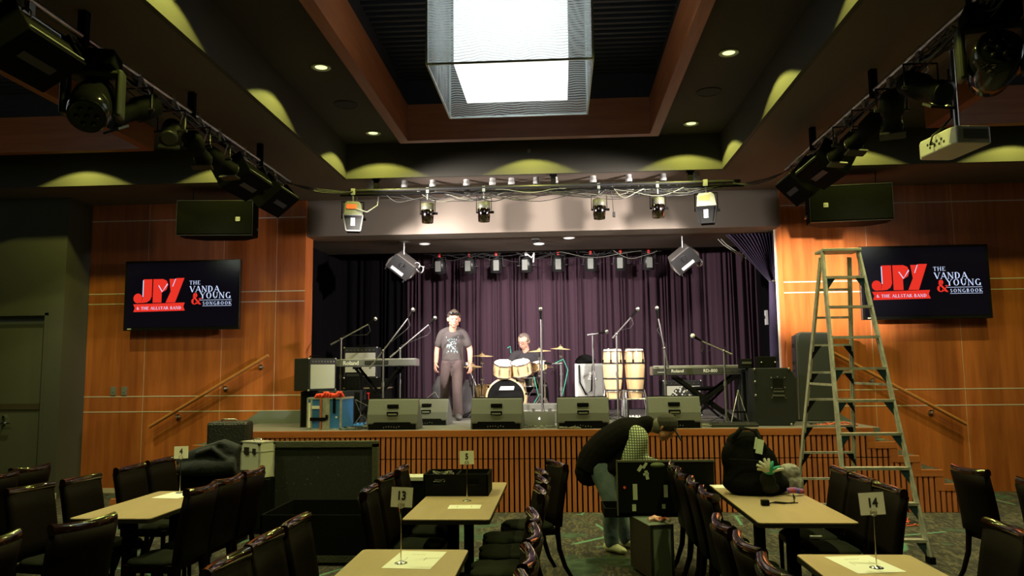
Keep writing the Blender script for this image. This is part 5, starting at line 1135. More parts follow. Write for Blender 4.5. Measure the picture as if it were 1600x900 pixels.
# paper sheets and number signs
def paper(lab, x, y, w_, d_, rz, marks=True, z=.7505):
    t = thing('paper_sheet', lab, 'paper', (x, y, z), rz); MB().box(-w_ / 2, w_ / 2, -d_ / 2, d_ / 2, 0, .0012).build('sheet', 'paper', t)
    if marks:
        q = MB()
        for i in range(6): q.box(-.05 + i * .014, -.042 + i * .014, d_ * .28, d_ * .28 + .008, .0012, .0018)
        for i in range(5): q.box(-.06, -.054, -.02 + i * .014, -.012 + i * .014, .0012, .0018); q.box(.05, .056, -.02 + i * .014, -.012 + i * .014, .0012, .0018)
        q.build('faint_print', mat('faint_grey_print', (.45, .45, .42), .8), t)
def sign(num, where, x, y, rz, h=.30, tilt=0, w_=.118, hh=.108):
    t = thing('table_number_sign', 'white card with black number %s on a chrome stand, %s' % (num, where), 'table sign', (x, y, .75), rz)
    MB().lathe([(.036, 0), (.036, .004), (.012, .012), (.004, .016)], n=24).build('base', 'chrome', t); q = MB(); q.cyl((0, 0, .01), (0, 0, h), .0035, 8); q.torus((0, -.004, h + .014), .016, .0022, 20, 'y', 5); q.torus((0, .006, h + .014), .016, .0022, 20, 'y', 5); q.build('clip_rod', 'chrome', t)
    c_ = MB(); c_.at((0, 0, h), (0, tilt, 0)); c_.box(-w_ / 2, w_ / 2, .0, .003, .002, hh + .002); cc = c_.build('card', 'paper', t)
    e_ = MB(); e_.at((0, 0, h), (0, tilt, 0)); 
    for a, b, c2, d_ in ((-w_ / 2 - .003, w_ / 2 + .003, -.001, .003), (-w_ / 2 - .003, w_ / 2 + .003, hh, hh + .004), (-w_ / 2 - .003, -w_ / 2, 0, hh + .003), (w_ / 2, w_ / 2 + .003, 0, hh + .003)): e_.box(a, b, .0005, .0025, c2, d_)
    if num in ('13', '14'): e_.build('holder_edge', 'dmetal', cc)
    text(num, .066, 'ink', cc, 'number', (.0, -.0012, h + .043), (PI / 2, tilt, 0), ext=.0006, sx=.8, bold=.0022)
paper('white menu sheet on the bottom centre table', -.83, 4.42, .27, .40, -.08); sign('13', 'on the bottom centre table', -.895, 4.34, .12, .30, .06)
paper('small white menu sheet before the cable box', -.76, 6.10, .25, .17, .03); sign('5', 'in front of the cable box', -.775, 6.38, 0, .29, -.02)
paper('white menu sheet on the bottom right table', 1.60, 4.36, .26, .36, .15); sign('14', 'on the bottom right table', 1.635, 4.28, -.10, .27, -.07, .125, .115)
paper('white menu sheet at the far end of the left table', -3.37, 6.68, .25, .32, -.1, False); sign('4', 'before the dark jackets', -3.39, 6.80, .3, .30)
paper('blank paper corner at the far left end of the bag table', 1.40, 7.13, .13, .18, .1, False)
# ---- black cable tray on table 5
t = thing('cable_crate', 'black wooden divided box full of cables on table 5', 'crate', (-.90, 6.62, .75)); w_ = .27; d_ = .36
q = MB(); q.box(-w_, w_, 0, d_, 0, .012)
def holed(mb, y): 
    for a, b, c2, d2 in ((-w_, w_, 0, .095), (-w_, w_, .145, .18), (-w_, -.19, .095, .145), (-.09, .10, .095, .145), (.20, w_, .095, .145)): mb.box(a, b, y - .007, y + .007, c2, d2)
holed(q, 0); q.box(-w_, w_, d_ - .007, d_ + .007, 0, .18); q.box(-w_ - .007, -w_ + .007, -.007, d_ + .007, 0, .18); q.box(w_ - .007, w_ + .007, -.007, d_ + .007, 0, .18); q.build('box_body', 'blk2', t)
q = MB(); q.box(-.01, .01, 0, d_, .01, .17); q.box(0, w_, d_ * .5 - .006, d_ * .5 + .006, .01, .165); q.build('divider', 'blk2', t)
R = random.Random(31); q = MB()
for i in range(16):
    cx, cy, rr = R.uniform(-.18, -.10), R.uniform(.10, .26), R.uniform(.05, .09); q.mi(i % 3 == 0).tube([(cx + rr * math.cos(a * .6) * (1 if abs(cx + rr * math.cos(a * .6) + .14) < .12 else .7), cy + rr * math.sin(a * .6), .10 + .005 * i + .012 * math.sin(a + i)) for a in range(12)], .006, 5)
tag(q.build('coiled_cables', ['cable', 'wcable']), 'coiled grey and black cables in the left half of the black box on table 5', 'cables'); bpy.data.objects['coiled_cables'].location = (-.90, 6.62, .75)
t = thing('pale_tray', 'pale strip of a folded board behind the chairs left of the cable box', 'board', (-1.50, 7.9, .70)); MB().box(-.14, .14, 0, .25, 0, .035).build('board', 'cream', t); MB().box(-.13, .13, .02, .24, -.7, 0).build('support', 'black', t)
# ---- big black bag, gloves, plastic bag, cable on the right table
bg = thing('duffel_bag', 'big black soft duffel bag standing on the right table', 'bag', (1.60, 6.72, .75))
soft('bag_body', mat('black_bag_nylon', (.005, .005, .0045), .9, spec=.06, bump=(9, .8)), [([(0, 0, .10), (-.02, .02, .30), (-.05, .03, .44)], [(.26, .16), (.22, .14), (.13, .09)]), ((0, 0, .09), .24, (1.08, .72, .5)), ((-.05, .02, .42), .15, (1.1, .7, .7)), ((.20, .0, .08), .09, (1.1, 1.2, .9)), ((-.2, -.02, .3), .07, (.9, 1, 1.8))], bg, .016, 5)
q = MB(); q.tube([(-.17, -.06, .46), (-.10, -.09, .55), (.02, -.07, .53), (.10, -.08, .36)], [(.022, .006)] * 4, 6, side=(1, 0, 0)); q.tube([(-.22, -.14, .30), (0, -.165, .29), (.14, -.15, .26)], .006, 5); q.build('strap', 'blk2', bg)
q = MB(); q.at((.04, -.115, .41), (-.25, .25, 0)); q.box(-.028, .028, -.004, .004, -.07, .05); q.box(-.045, -.03, -.002, .004, -.04, .06); q.build('luggage_tag', mat('pale_green_tag', (.50, .60, .42), .5), bg)
soft('side_pocket', mat('mesh_pocket', (.018, .019, .016), .8, spec=.1), [((.08, -.15, .13), .07, (1, .5, 1.2)), ((.10, -.15, .07), .06, (1.3, .6, .8))], bg, .012, 3)
g = thing('work_gloves', 'pair of white and green work gloves stuck in the pocket of the black bag', 'gloves', (1.68, 6.54, .96))
R = random.Random(3)
for i in range(8):
    a = (-1.3, -.95, -.62, -.25, .02, .25, 1.05, 1.35)[i]; L_ = (.075, .10, .11, .12, .115, .09, .085, .09)[i]; x0 = (-.02, -.015, -.01, -.005, 0, .01, .02, .03)[i]
    MB().tube([(x0, -.01, 0), (x0 + L_ * .5 * math.sin(a), -.03 - .01 * (i % 3), L_ * .5 * math.cos(a) + .008), (x0 + L_ * math.sin(a), -.025, L_ * math.cos(a) * .9)], [.016, .014, .010], 8).build('finger', 'green' if i in (5, 6) else 'cream', g)
soft('cuff', 'green', [((.01, -.01, -.012), .024, (1.9, .7, .7))], g, .008, 3)
soft('wrapped_bundle', 'x' if 0 else mat('crinkled_plastic', (.42, .40, .36), .35, noise=(16, (.14, .13, .12)), bump=(20, .9)), [((0, 0, .16), .09, (1.1, .8, .9)), ((.02, .0, .08), .10, (1.0, .8, .7)), ((.04, -.02, .03), .08, (1, .8, .6))], None, .014, 3, loc=(1.93, 6.83, .75))
tag(bpy.data.objects['wrapped_bundle'], 'crinkled grey plastic-wrapped bundle right of the black bag', 'bag')
q = MB(); q.tube([(1.85, 6.62, .79), (1.90, 6.60, .80), (1.95, 6.62, .785), (1.98, 6.66, .78)], .022, 8); tag(q.build('striped_cloth', [mat('red_blue_cloth', (.55, .07, .06), .8, noise=(22, (.05, .10, .5)))]), 'red and blue striped bit of packaging at the foot of the wrapped bundle', 'packaging')
q = MB(); q.box(1.52, 1.575, 6.13, 6.18, .752, .792); q.tube([(1.57, 6.16, .765), (1.62, 6.24, .757), (1.70, 6.20, .757), (1.80, 6.26, .757), (1.82, 6.36, .80), (1.86, 6.45, .757)], .0045, 5); q.tube([(1.6, 6.22, .757), (1.66, 6.28, .757), (1.76, 6.22, .757), (1.82, 6.24, .757)], .0045, 5)
tag(q.build('power_adapter', 'blk2'), 'small black power adapter with curled cable in front of the black bag', 'adapter')
# ---- open case, standing cases
oc = thing('open_equipment_case', 'black open case with upright lid marked with pale tape, seen from behind', 'case', (.50, 7.22, .48), .03)
MB().box(0, .50, 0, .016, .02, .48).build('lid', 'blk2', oc, .004); MB().box(.50, .88, 0, .016, .02, .48).build('lid', 'blk2', oc, .004)
q = MB(); q.box(-.006, .89, -.006, .022, .475, .492); q.box(-.006, .006, -.006, .022, 0, .49); q.build('lid_edging', mat('dull_grey_edging', (.10, .10, .08), .6), oc)
q = MB(); q.box(-.12, .88, .02, .42, -.02, .0); q.box(-.12, .88, .02, .035, 0, .06); q.box(-.12, .88, .405, .42, 0, .06); q.box(-.12, -.105, .02, .42, 0, .06); q.build('tray', 'blk2', oc)
q = MB()
for a in ((.14, .18, .14, .28), (.42, .455, .16, .27)): q.box(a[0], a[1], -.005, 0, a[2], a[3])
q.box(.13, .165, -.005, 0, .04, .10); q.box(.40, .43, -.005, 0, .06, .10)
q.at((.21, -.003, .42), (0, .6, 0)); q.box(-.015, .015, -.002, .002, -.03, .03); q.at((.255, -.003, .445), (0, .6, 0)); q.box(-.012, .012, -.002, .002, -.03, .03); q.at((.27, -.003, .36), (0, -.2, 0)); q.box(-.014, .014, -.002, .002, -.04, .04); q.box(-.03, .02, -.002, .002, -.0, .02); q.islands('tape_strip', mat('pale_green_tape', (.50, .55, .40), .6), oc)
q = MB(); q.lathe([(.001, -.004), (.065, -.004), (.065, .0)], (.37, 0, .445), 24, 'y'); qq = q.build('oval_patch', mat('olive_patch', (.20, .24, .12), .7), oc); qq.scale = (1, 1, .42); qq.location = (0, 0, .26)
q = MB(); q.cyl((.065, -.008, .25), (.065, 0, .25), .012); q.build('orange_dot', 'orange', oc)
rc = thing('standing_road_case', 'tall narrow road case with olive front on the floor under the open case', 'road case', (.84, 6.82, 0), .26)
MB().box(-.10, .10, 0, .50, .03, .47).build('case_body', mat('grey_green_panel', (.17, .21, .16), .5), rc, .004); MB().box(-.107, -.098, 0, .50, .03, .47).build('side_panel', mat('dark_brown_board', (.03, .022, .018), .6), rc)
q = MB()
for x in (-.105, .08): q.box(x, x + .025, -.006, .01, .03, .475)
q.box(-.105, .105, -.006, .01, .455, .478); q.box(-.105, .105, -.006, .01, .03, .05); q.build('edging', 'dmetal', rc)
q = MB()
for x, y in ((-.07, .08), (.07, .08), (-.07, .42), (.07, .42)): q.cyl((x - .012, y, .018), (x + .012, y, .018), .018)
q.islands('castor', 'black', rc)
q = MB(); R = random.Random(8)
for i in range(8): x, y = R.uniform(-.08, .02), R.uniform(.2, .32); q.tube([(x, y, .485), (x + .05, y + .03, .50), (x + .09, y, .485)], .013, 6)
tag(q.build('red_white_cloth', [mat('red_white_rag', (.75, .10, .06), .8, noise=(18, (.75, .72, .6)))], loc=(.82, 6.74, 0)), 'crumpled red and white rag on the narrow road case', 'cloth')
# ---- big carpet-covered road case with raised lid, left
bc = thing('large_road_case', 'huge black road case standing open before the left of the stage', 'road case', (-2.83, 8.9, 0))
MB().box(-.67, .67, .0, .06, .14, .98).build('lid_panel', mat('scuffed_black_board', (.012, .013, .012), .55, noise=(30, (.020, .022, .018))), bc)
q = MB(); q.box(-.72, .72, -.03, .07, .945, 1.01); q.box(-.72, -.66, -.03, .07, .12, .98); q.box(.66, .72, -.03, .07, .12, .98); q.box(-.72, .72, -.03, .07, .10, .17); q.build('carpet_edging', mat('dull_green_carpet_edge', (.055, .058, .035), .95, bump=(80, .6)), bc)
MB().box(-.72, .72, -.03, .09, 0, .11).build('lid_base', 'black', bc)
q = MB(); R = random.Random(12)
for i in range(22): x, z_ = R.uniform(-.5, .6), R.uniform(.3, .85); q.cbox((x, -.0012, z_), (R.uniform(.004, .02), .002, R.uniform(.004, .012)))
q.build('scuff_marks', mat('scuff_grey', (.12, .12, .10), .8), bc)
lc = thing('low_road_case', 'low black case tub in front of the huge open road case', 'road case', (-2.25, 7.35, 0)); q = MB(); q.box(-.62, .42, 0, .02, .02, .46); q.box(-.62, .42, .88, .90, .02, .46); q.box(-.62, -.60, 0, .9, .02, .46); q.box(.40, .42, 0, .9, .02, .46); q.box(-.62, .42, 0, .9, .02, .05); q.build('tub', 'black', lc); q = MB(); q.box(-.60, .42, -.02, .02, .03, .09); q.build('lower_edging', bpy.data.materials['dull_green_carpet_edge'], lc)
# ---- suitcase, silver case, jackets
t = thing('black_suitcase', 'tall black hard suitcase standing against the left of the stage', 'suitcase', (-4.05, 9.25, 0), .1)
MB().box(-.25, .25, 0, .26, .52, 1.22).build('shell', mat('quilted_black_plastic', (.014, .014, .014), .45, bump=(45, .7)), t, .04); q = MB(); q.tube([(-.10, .10, 1.215), (-.08, .06, 1.245), (.08, .06, 1.245), (.10, .10, 1.215)], .010, 6); q.build('carry_handle', 'steel', t)
tt = thing('drum_case', 'black round-edged case under the black suitcase', 'case', (-4.05, 9.2, 0), .1); MB().box(-.27, .27, 0, .34, 0, .51).build('case_body', 'blk2', tt, .03); MB().box(-.27, .27, -.006, .0, .35, .37).build('lid_seam', 'dmetal', tt)
t = thing('silver_flight_case', 'silver aluminium flight case beside the black suitcase', 'flight case', (-3.55, 8.75, .62), -.55)
MB().box(-.17, .17, 0, .20, 0, .40).build('case_body', 'cream', t, .008); q = MB()
for x in (-.172, .155): 
    for y in (-.004, .187): q.box(x, x + .017, y, y + .017, 0, .402)
q.box(-.172, .172, -.004, .204, .39, .404); q.box(-.173, .173, -.005, -.001, .29, .30); q.box(.169, .174, 0, .2, .29, .30); q.build('aluminium_edging', 'alu', t)
q = MB(); q.box(-.10, -.02, -.012, -.002, .26, .34); q.box(.05, .10, -.012, -.002, .27, .33)
for x in (-.16, .16): q.sph((x, .0, .385), .022, 8); q.sph((x, .2, .385), .022, 8)
q.islands('latch', 'dmetal', t); q = MB(); q.tube([(-.07, .1, .40), (-.06, .1, .43), (.06, .1, .43), (.07, .1, .40)], .009, 6); q.build('handle', 'steel', t)
tt = thing('amplifier_case', 'dark case under the silver flight case', 'case', (-3.55, 8.72, 0)); MB().box(-.24, .24, 0, .42, 0, .61).build('case_body', 'blk2', tt, .015); MB().box(-.22, .22, -.006, 0, .05, .56).build('front_panel', 'grille', tt)
tag(soft('dark_jacket', mat('navy_black_fabric', (.010, .012, .017), .9, bump=(12, 1.0)), [([(-.34, 0, .07), (-.1, -.03, .14), (.15, .02, .20), (.30, .03, .16)], [.07, .09, .11, .08]), ([(-.3, -.08, .0), (0, -.12, .02), (.3, -.05, .04)], [.06, .09, .09]), ([(.0, -.06, .22), (.14, -.08, .27), (.26, 0, .20), (.18, .08, .22)], .03), ([(-.1, -.1, .16), (.08, -.14, .22), (.2, -.12, .12), (.28, -.04, .06)], .03), ((.05, .0, .07), .18, (1.3, .7, .7))], vox=.016, smooth=3, loc=(-3.74, 8.15, .80)), 'heap of dark blue-black jackets piled on the table behind sign 4', 'jacket')
# floor coil
floor_cables('orange and dark cable heap on the carpet behind the ladder foot', (3.85, 9.4), .22, .2, 14, 41, ('orange', 'cable'), 0)
q = MB(); q.cyl((1.66, 5.47, .66), (1.74, 5.47, .66), .012); tag(q.build('table_clip', 'steel'), 'small steel catch under the near edge of the bag table', 'clip')
# ================================================================ PEOPLE
def body(name, mats, parent, chains, vox=.010, smooth=3, heads=(), subs=None):
    mb = MB()
    for c_ in chains:
        pts, rs = c_[0], c_[1]; side = c_[2] if len(c_) > 2 else None
        if isinstance(rs, (int, float)): rs = [rs] * len(pts)
        # resample with a smooth curve
        P = [Vector(p) for p in pts]; R_ = [(r_, r_) if isinstance(r_, (int, float)) else r_ for r_ in rs]
        PP, RR = [], []
        for i in range(len(P) - 1):
            p0, p1, p2, p3 = P[max(i - 1, 0)], P[i], P[i + 1], P[min(i + 2, len(P) - 1)]
            for k in range(4):
                u = k / 4; u2, u3 = u * u, u * u * u
                PP.append(.5 * ((2 * p1) + (-p0 + p2) * u + (2 * p0 - 5 * p1 + 4 * p2 - p3) * u2 + (-p0 + 3 * p1 - 3 * p2 + p3) * u3)); RR.append(tuple(R_[i][j] * (1 - u) + R_[i + 1][j] * u for j in (0, 1)))
        PP.append(P[-1]); RR.append(R_[-1])
        mb.tube(PP, RR, 16, side=side)
        for e_ in (0, -1): r_ = min(RR[e_]); mb.sph(PP[e_], r_ * .98, 12, (1, 1, 1))
    for h in heads:
        mb.sph(*h)
    o = mb.build(name, mats, parent); r_ = o.modifiers.new('remesh', 'REMESH'); r_.mode = 'VOXEL'; r_.voxel_size = vox; r_.use_smooth_shade = True
    s_ = o.modifiers.new('smooth', 'SMOOTH'); s_.iterations = smooth; s_.factor = .5
    return o
def head_blobs(c, f, up, s=1.0, tilt=0):
    """skull, jaw, nose, ears, lips, brow; c centre of the head, f facing, up"""
    c, f, up = Vector(c), Vector(f).normalized(), Vector(up).normalized(); rt = f.cross(up).normalized(); up = rt.cross(f)
    out = []
    def P(a, b, d): return c + rt * a * s + f * b * s + up * d * s
    def tb(pts, rs): out.append(([P(*p) for p in pts], [r_ * s for r_ in rs]))
    sp = [((0, -.012, .035), .085), ((0, .005, .02), .078), ((0, .03, -.035), .058), ((0, .045, -.075), .036), ((-.032, .03, -.05), .036), ((.032, .03, -.05), .036), ((0, .02, -.01), .070)]
    hs = [(P(*p), r_ * s, 14) for p, r_ in sp]
    tb([(0, .082, .012), (0, .104, -.022)], [.009, .015]); tb([(-.018, .088, -.056), (0, .094, -.058), (.018, .088, -.056)], [.006, .009, .006]); tb([(-.036, .074, .030), (0, .084, .032), (.036, .074, .030)], [.010, .010, .010])
    for e_ in (-1, 1): tb([(e_ * .078, -.01, -.025), (e_ * .086, -.018, .0), (e_ * .080, -.012, .022)], [.010, .014, .009]); hs.append((P(e_ * .042, .058, -.012), .018 * s, 8))
    return out, hs, P
def hand(w_, d_, side, curl=.5, s=1.0, palm=None):
    """w_: wrist, d_: direction of the hand, side: towards the thumb. returns chains"""
    w_, d_, side = Vector(w_), Vector(d_).normalized(), Vector(side).normalized(); side = (side - d_ * side.dot(d_)).normalized(); n_ = d_.cross(side) if palm is None else Vector(palm).normalized()
    out = [([w_, w_ + d_ * .05 * s, w_ + d_ * .09 * s], [(.028 * s, .018 * s), (.040 * s, .015 * s), (.040 * s, .013 * s)], tuple(side))]
    for i, (o_, L_) in enumerate(((.030, .070), (.010, .080), (-.011, .074), (-.031, .058))):
        b = w_ + d_ * .085 * s + side * o_ * s; k1 = (d_ + n_ * curl * .6).normalized(); k2 = (d_ + n_ * curl * 1.6).normalized(); k3 = (d_ * .6 + n_ * curl * 2.4).normalized()
        out.append(([b, b + k1 * L_ * .42 * s, b + (k1 * .42 + k2 * .32) * L_ * s, b + (k1 * .42 + k2 * .32 + k3 * .26) * L_ * s], [.0095 * s, .009 * s, .0082 * s, .007 * s]))
    b = w_ + d_ * .025 * s + side * .028 * s; k1 = (d_ * .7 + side * .8 + n_ * .3).normalized(); k2 = (d_ + side * .2 + n_ * .5).normalized()
    out.append(([b, b + k1 * .035 * s, b + k1 * .035 * s + k2 * .03 * s], [.013 * s, .011 * s, .008 * s]))
    return out
def hairmesh(name, m, parent, hs, vox=.012): return body(name, m, parent, [], vox, 2, hs)
# ---- standing man in T-shirt, walking forward
p = thing('person', 'person in dark printed T-shirt and dark trousers walking forward on the stage', 'person', (-1.70, 12.2, ZS), .04)
hb, hs, P_ = head_blobs((.03, -.105, 1.575), (.18, -1, -.14), (0.05, -.12, 1), 1.14)
sk_ch = [([(0, 0, .95), (0, .01, 1.15), (.0, .0, 1.36)], [(.14, .09), (.14, .10), (.12, .07)], (1, 0, 0)), ([(0.0, -.01, 1.36), (.01, -.05, 1.45), (.025, -.08, 1.52)], [.068, .060, .056]),
 ([(-.17, .01, 1.30), (-.245, .04, 1.12), (-.26, -.05, .90)], [.048, .048, .032]), ([(.17, .01, 1.30), (.265, .05, 1.12), (.28, -.07, .88)], [.048, .048, .032]),
 ([(-.09, 0, .93), (-.13, .04, .5), (-.12, .25, .14)], [.07, .05, .04]), ([(.08, 0, .93), (.07, -.07, .50), (.08, -.02, .10)], [.07, .05, .04])]
sk_ch += hand((-.27, -.05, .89), (.02, -.12, -1), (.6, -1, 0), .55, 1.05, (.8, .5, 0)) + hand((.285, -.07, .87), (.02, -.2, -1), (-.6, -1, 0), .55, 1.05, (-.8, .5, 0))
body('body', 'skin', p, sk_ch + hb, .0062, 3, hs)
body('tshirt', 'tee', p, [([(0, .0, .93), (0, .005, 1.05), (0, .01, 1.2), (0, .005, 1.33), (0, 0, 1.395)], [(.175, .125), (.168, .128), (.175, .128), (.170, .115), (.10, .08)], (1, 0, 0)), ([(-.05, -.01, 1.415), (-.165, .005, 1.350), (-.225, .03, 1.19)], [.058, .070, .066]), ([(.05, -.01, 1.415), (.165, .005, 1.350), (.235, .03, 1.19)], [.058, .070, .066])], .011, 4)
body('trousers', 'pants', p, [([(0, 0, .90), (0, 0, 1.0)], [(.165, .118), (.165, .115)], (1, 0, 0)), ([(-.085, 0, .90), (-.115, .0, .66), (-.13, .045, .48), (-.14, .17, .28), (-.12, .27, .12)], [(.10, .11), (.090, .10), (.075, .085), (.075, .085), (.082, .088)]), ([(.085, 0, .90), (.08, -.07, .68), (.08, -.12, .48), (.085, -.09, .25), (.085, -.03, .10)], [(.10, .11), (.090, .10), (.075, .085), (.075, .085), (.085, .09)])], .012, 4)
body('shoe', 'shoeb', p, [([(.08, .03, .05), (.10, -.12, .052), (.125, -.23, .040)], [(.050, .050), (.056, .050), (.048, .036)], (1, 0, 0))], .008, 2); body('shoe', 'shoeb', p, [([(-.12, .34, .06), (-.12, .20, .045), (-.12, .12, .035)], [(.042, .042), (.045, .04), (.04, .03)], (1, 0, 0))], .008, 2)
hairmesh('hair', 'hair', p, [(P_(0, -.028, .050), .107, 14, (.98, 1, .92)), (P_(0, -.050, .0), .096, 12), (P_(-.03, .045, .090), .042, 10), (P_(.03, .045, .088), .042, 10), (P_(0, .02, .10), .058, 10), (P_(-.06, .0, .06), .045, 10), (P_(.06, .0, .06), .045, 10)])
q = MB()
for e_ in (-1, 1): q.tube([P_(e_ * .010, .094, .088), P_(e_ * .032, .092, .092), P_(e_ * .056, .078, .088)], [(.005, .015), (.005, .019), (.005, .013)], 8, side=(0, 1, 0))
q.tube([P_(-.056, .078, .09), P_(-.10, .0, .07)], .003, 5); q.tube([P_(.056, .078, .09), P_(.10, .0, .07)], .003, 5); q.build('sunglasses', 'gloss', p)
q = MB()
for e_ in (-1, 1): q.sph(P_(e_ * .030, .082, .008), .0085, 8)
q.build('eyes', 'ink', p); q = MB(); q.tube([P_(-.018, .098, -.058), P_(0, .103, -.060), P_(.018, .098, -.058)], .0028, 5); q.build('lips', mat('lip_red', (.45, .12, .10), .5), p)
# print on the shirt
q = MB(); R = random.Random(17)
def shirt_pt(x, z): return (x, -.128 + .028 * abs(x / .1) ** 2 * .5 - .004 + max(0, z - 1.27) * .10, z)
q.add([shirt_pt(x_, z_) for x_, z_ in ((-.095, 1.31), (.10, 1.31), (.10, 1.285), (-.095, 1.285))], [(0, 1, 2, 3)])
for i in range(60):
    x, z_ = R.uniform(-.08, .09), R.uniform(1.05, 1.27); a, b = R.uniform(.004, .014), R.uniform(.006, .024); q.add([shirt_pt(x + a * math.cos(k * 1.05 + i) * R.uniform(.6, 1.1), z_ + b * math.sin(k * 1.05 + i) * R.uniform(.6, 1.1)) for k in range(6)], [tuple(range(6))])
o = q.build('shirt_print', mat('pale_shirt_print', (.26, .36, .40), .8), p); sw = o.modifiers.new('wrap', 'SHRINKWRAP'); sw.target = [c_ for c_ in p.children if c_.name.startswith('tshirt')][0]; sw.offset = .004; sw.wrap_method = 'PROJECT'; sw.use_project_y = True; sw.use_negative_direction = True; sw.use_positive_direction = True
# ---- drummer
p = thing('person', 'person with glasses in a black T-shirt sitting behind the drum kit', 'person', (-.58, 13.4, ZS), .0)
hb, hs, P_ = head_blobs((-.04, -.12, 1.26), (-.55, -1, -.45), (-.12, -.22, 1), 1.14)
sc_ = [([(0, .02, .55), (0, .0, .8), (.02, -.04, 1.02)], [(.15, .11), (.16, .11), (.13, .07)], (1, 0, 0)), ([(.01, -.04, 1.02), (-.01, -.08, 1.14), (-.03, -.11, 1.22)], [.066, .06, .056]), ([(-.19, -.06, .96), (-.26, -.14, .80), (-.16, -.36, .74)], [.050, .046, .030]), ([(.20, -.06, .96), (.28, -.10, .80), (.14, -.34, .75)], [.050, .046, .030]), ([(-.10, 0, .54), (-.22, -.42, .50), (-.22, -.45, .10)], [.09, .06, .045]), ([(.10, 0, .54), (.29, -.35, .50), (.31, -.30, .10)], [.09, .06, .045])]
sc_ += hand((-.16, -.36, .74), (.4, -1, -.2), (.5, 0, .8), .9, 1, (0, -.3, -1)) + hand((.14, -.34, .75), (-.3, -1, -.2), (-.5, 0, .8), .9, 1, (0, -.3, -1))
body('body', 'skin', p, sc_ + hb, .009, 3, hs)
body('tshirt', mat('black_tshirt', (.022, .02, .022), .9, bump=(14, .5)), p, [([(0, .02, .52), (0, 0, .78), (.02, -.03, .98), (.02, -.05, 1.06)], [(.19, .15), (.19, .15), (.205, .13), (.11, .08)], (1, 0, 0)), ([(-.10, -.04, 1.04), (-.21, -.06, 1.0), (-.26, -.12, .84)], [.08, .082, .074]), ([(.12, -.04, 1.04), (.22, -.06, 1.0), (.28, -.10, .84)], [.08, .082, .074])], .012, 4)
body('trousers', 'black', p, [([(0, .02, .50), (0, .02, .58)], [(.17, .13), (.17, .13)], (1, 0, 0)), ([(-.10, 0, .54), (-.21, -.40, .50), (-.22, -.45, .12)], [.10, .085, .07]), ([(.10, 0, .54), (.28, -.34, .50), (.31, -.30, .12)], [.10, .085, .07])], .014, 3)
body('shoe', 'shoeb', p, [([(-.22, -.42, .05), (-.22, -.60, .04)], [(.045, .045), (.042, .032)], (1, 0, 0))], .01, 2); body('shoe', 'shoeb', p, [([(.31, -.27, .05), (.32, -.45, .04)], [(.045, .045), (.042, .032)], (1, 0, 0))], .01, 2)
hairmesh('hair', mat('grey_brown_hair', (.13, .10, .08), .7), p, [(P_(0, -.028, .042), .104, 14, (.98, 1, .9)), (P_(0, -.05, -.01), .094, 12), (P_(-.06, -.01, .02), .045, 10), (P_(.06, -.01, .02), .045, 10), (P_(0, .02, .09), .05, 10)])
q = MB()
for e_ in (-1, 1): q.tube([P_(e_ * .032 + .022 * math.cos(a * .628), .098, .0 + .017 * math.sin(a * .628)) for a in range(11)], .003, 5)
q.tube([P_(-.054, .096, .005), P_(-.085, -.01, .012)], .003, 5); q.tube([P_(.054, .096, .005), P_(.085, -.01, .012)], .003, 5); q.tube([P_(-.01, .1, .004), P_(.01, .1, .004)], .003, 5); q.build('glasses', 'ink', p)
q = MB()
for e_ in (-1, 1): q.tube([(e_ * .15 - .01, -.42, .74), (e_ * .05 - .05, -.62, .80)], .007, 6)
tag(q.build('drumsticks', 'maple', loc=(-.58, 13.4, ZS)), 'pair of wooden drumsticks held by the drummer over the snare', 'drumsticks')
t = thing('drum_stool', 'round black drum stool under the drummer', 'stool', (-.58, 13.42, ZS)); MB().lathe([(.001, .33), (.16, .33), (.17, .35), (.16, .37), (.001, .375)], n=24, cap=False).build('seat', 'black', t); q = MB(); q.cyl((0, 0, .1), (0, 0, .33), .018)
for k in range(3): a = 2 * PI * k / 3; q.cyl((0, 0, .22), (.2 * math.cos(a), .2 * math.sin(a), .01), .010)
q.build('tripod', 'chrome', t)
# ---- man bending over the open case
p = thing('person', 'person in cap, black vest and checked shirt bending over the open case', 'person', (.42, 7.92, 0), 0)
hb, hs, P_ = head_blobs((.60, -.10, 1.215), (.75, -.20, -.75), (.72, -.1, .70), 1.05)
sk_ch = [([(-.06, .02, .88), (.08, .02, 1.03), (.34, 0, 1.20)], [(.13, .09), (.13, .10), (.13, .08)], (0, 1, 0)), ([(.36, 0, 1.21), (.46, -.04, 1.23), (.55, -.08, 1.22)], [.065, .06, .056]),
 ([(.33, -.20, 1.16), (.23, -.26, .90), (.46, -.30, .845)], [.058, .045, .030]), ([(.36, .18, 1.14), (.40, .20, .88), (.58, -.02, .84)], [.058, .045, .030]), ([(-.06, -.08, .84), (.05, -.115, .50), (.05, -.03, .10)], [.065, .045, .038]), ([(-.04, .10, .84), (.13, .145, .50), (.22, .18, .10)], [.065, .045, .038])]
sk_ch += hand((.47, -.30, .845), (1, .1, .02), (0, .6, .5), .5, 1.05, (0, 0, -1)) + hand((.58, -.03, .84), (1, -.4, -.1), (0, .6, .5), .5, 1.05, (0, 0, -1))
body('body', mat('ruddy_skin', (.50, .24, .15), .55), p, sk_ch + hb, .007, 4, hs)
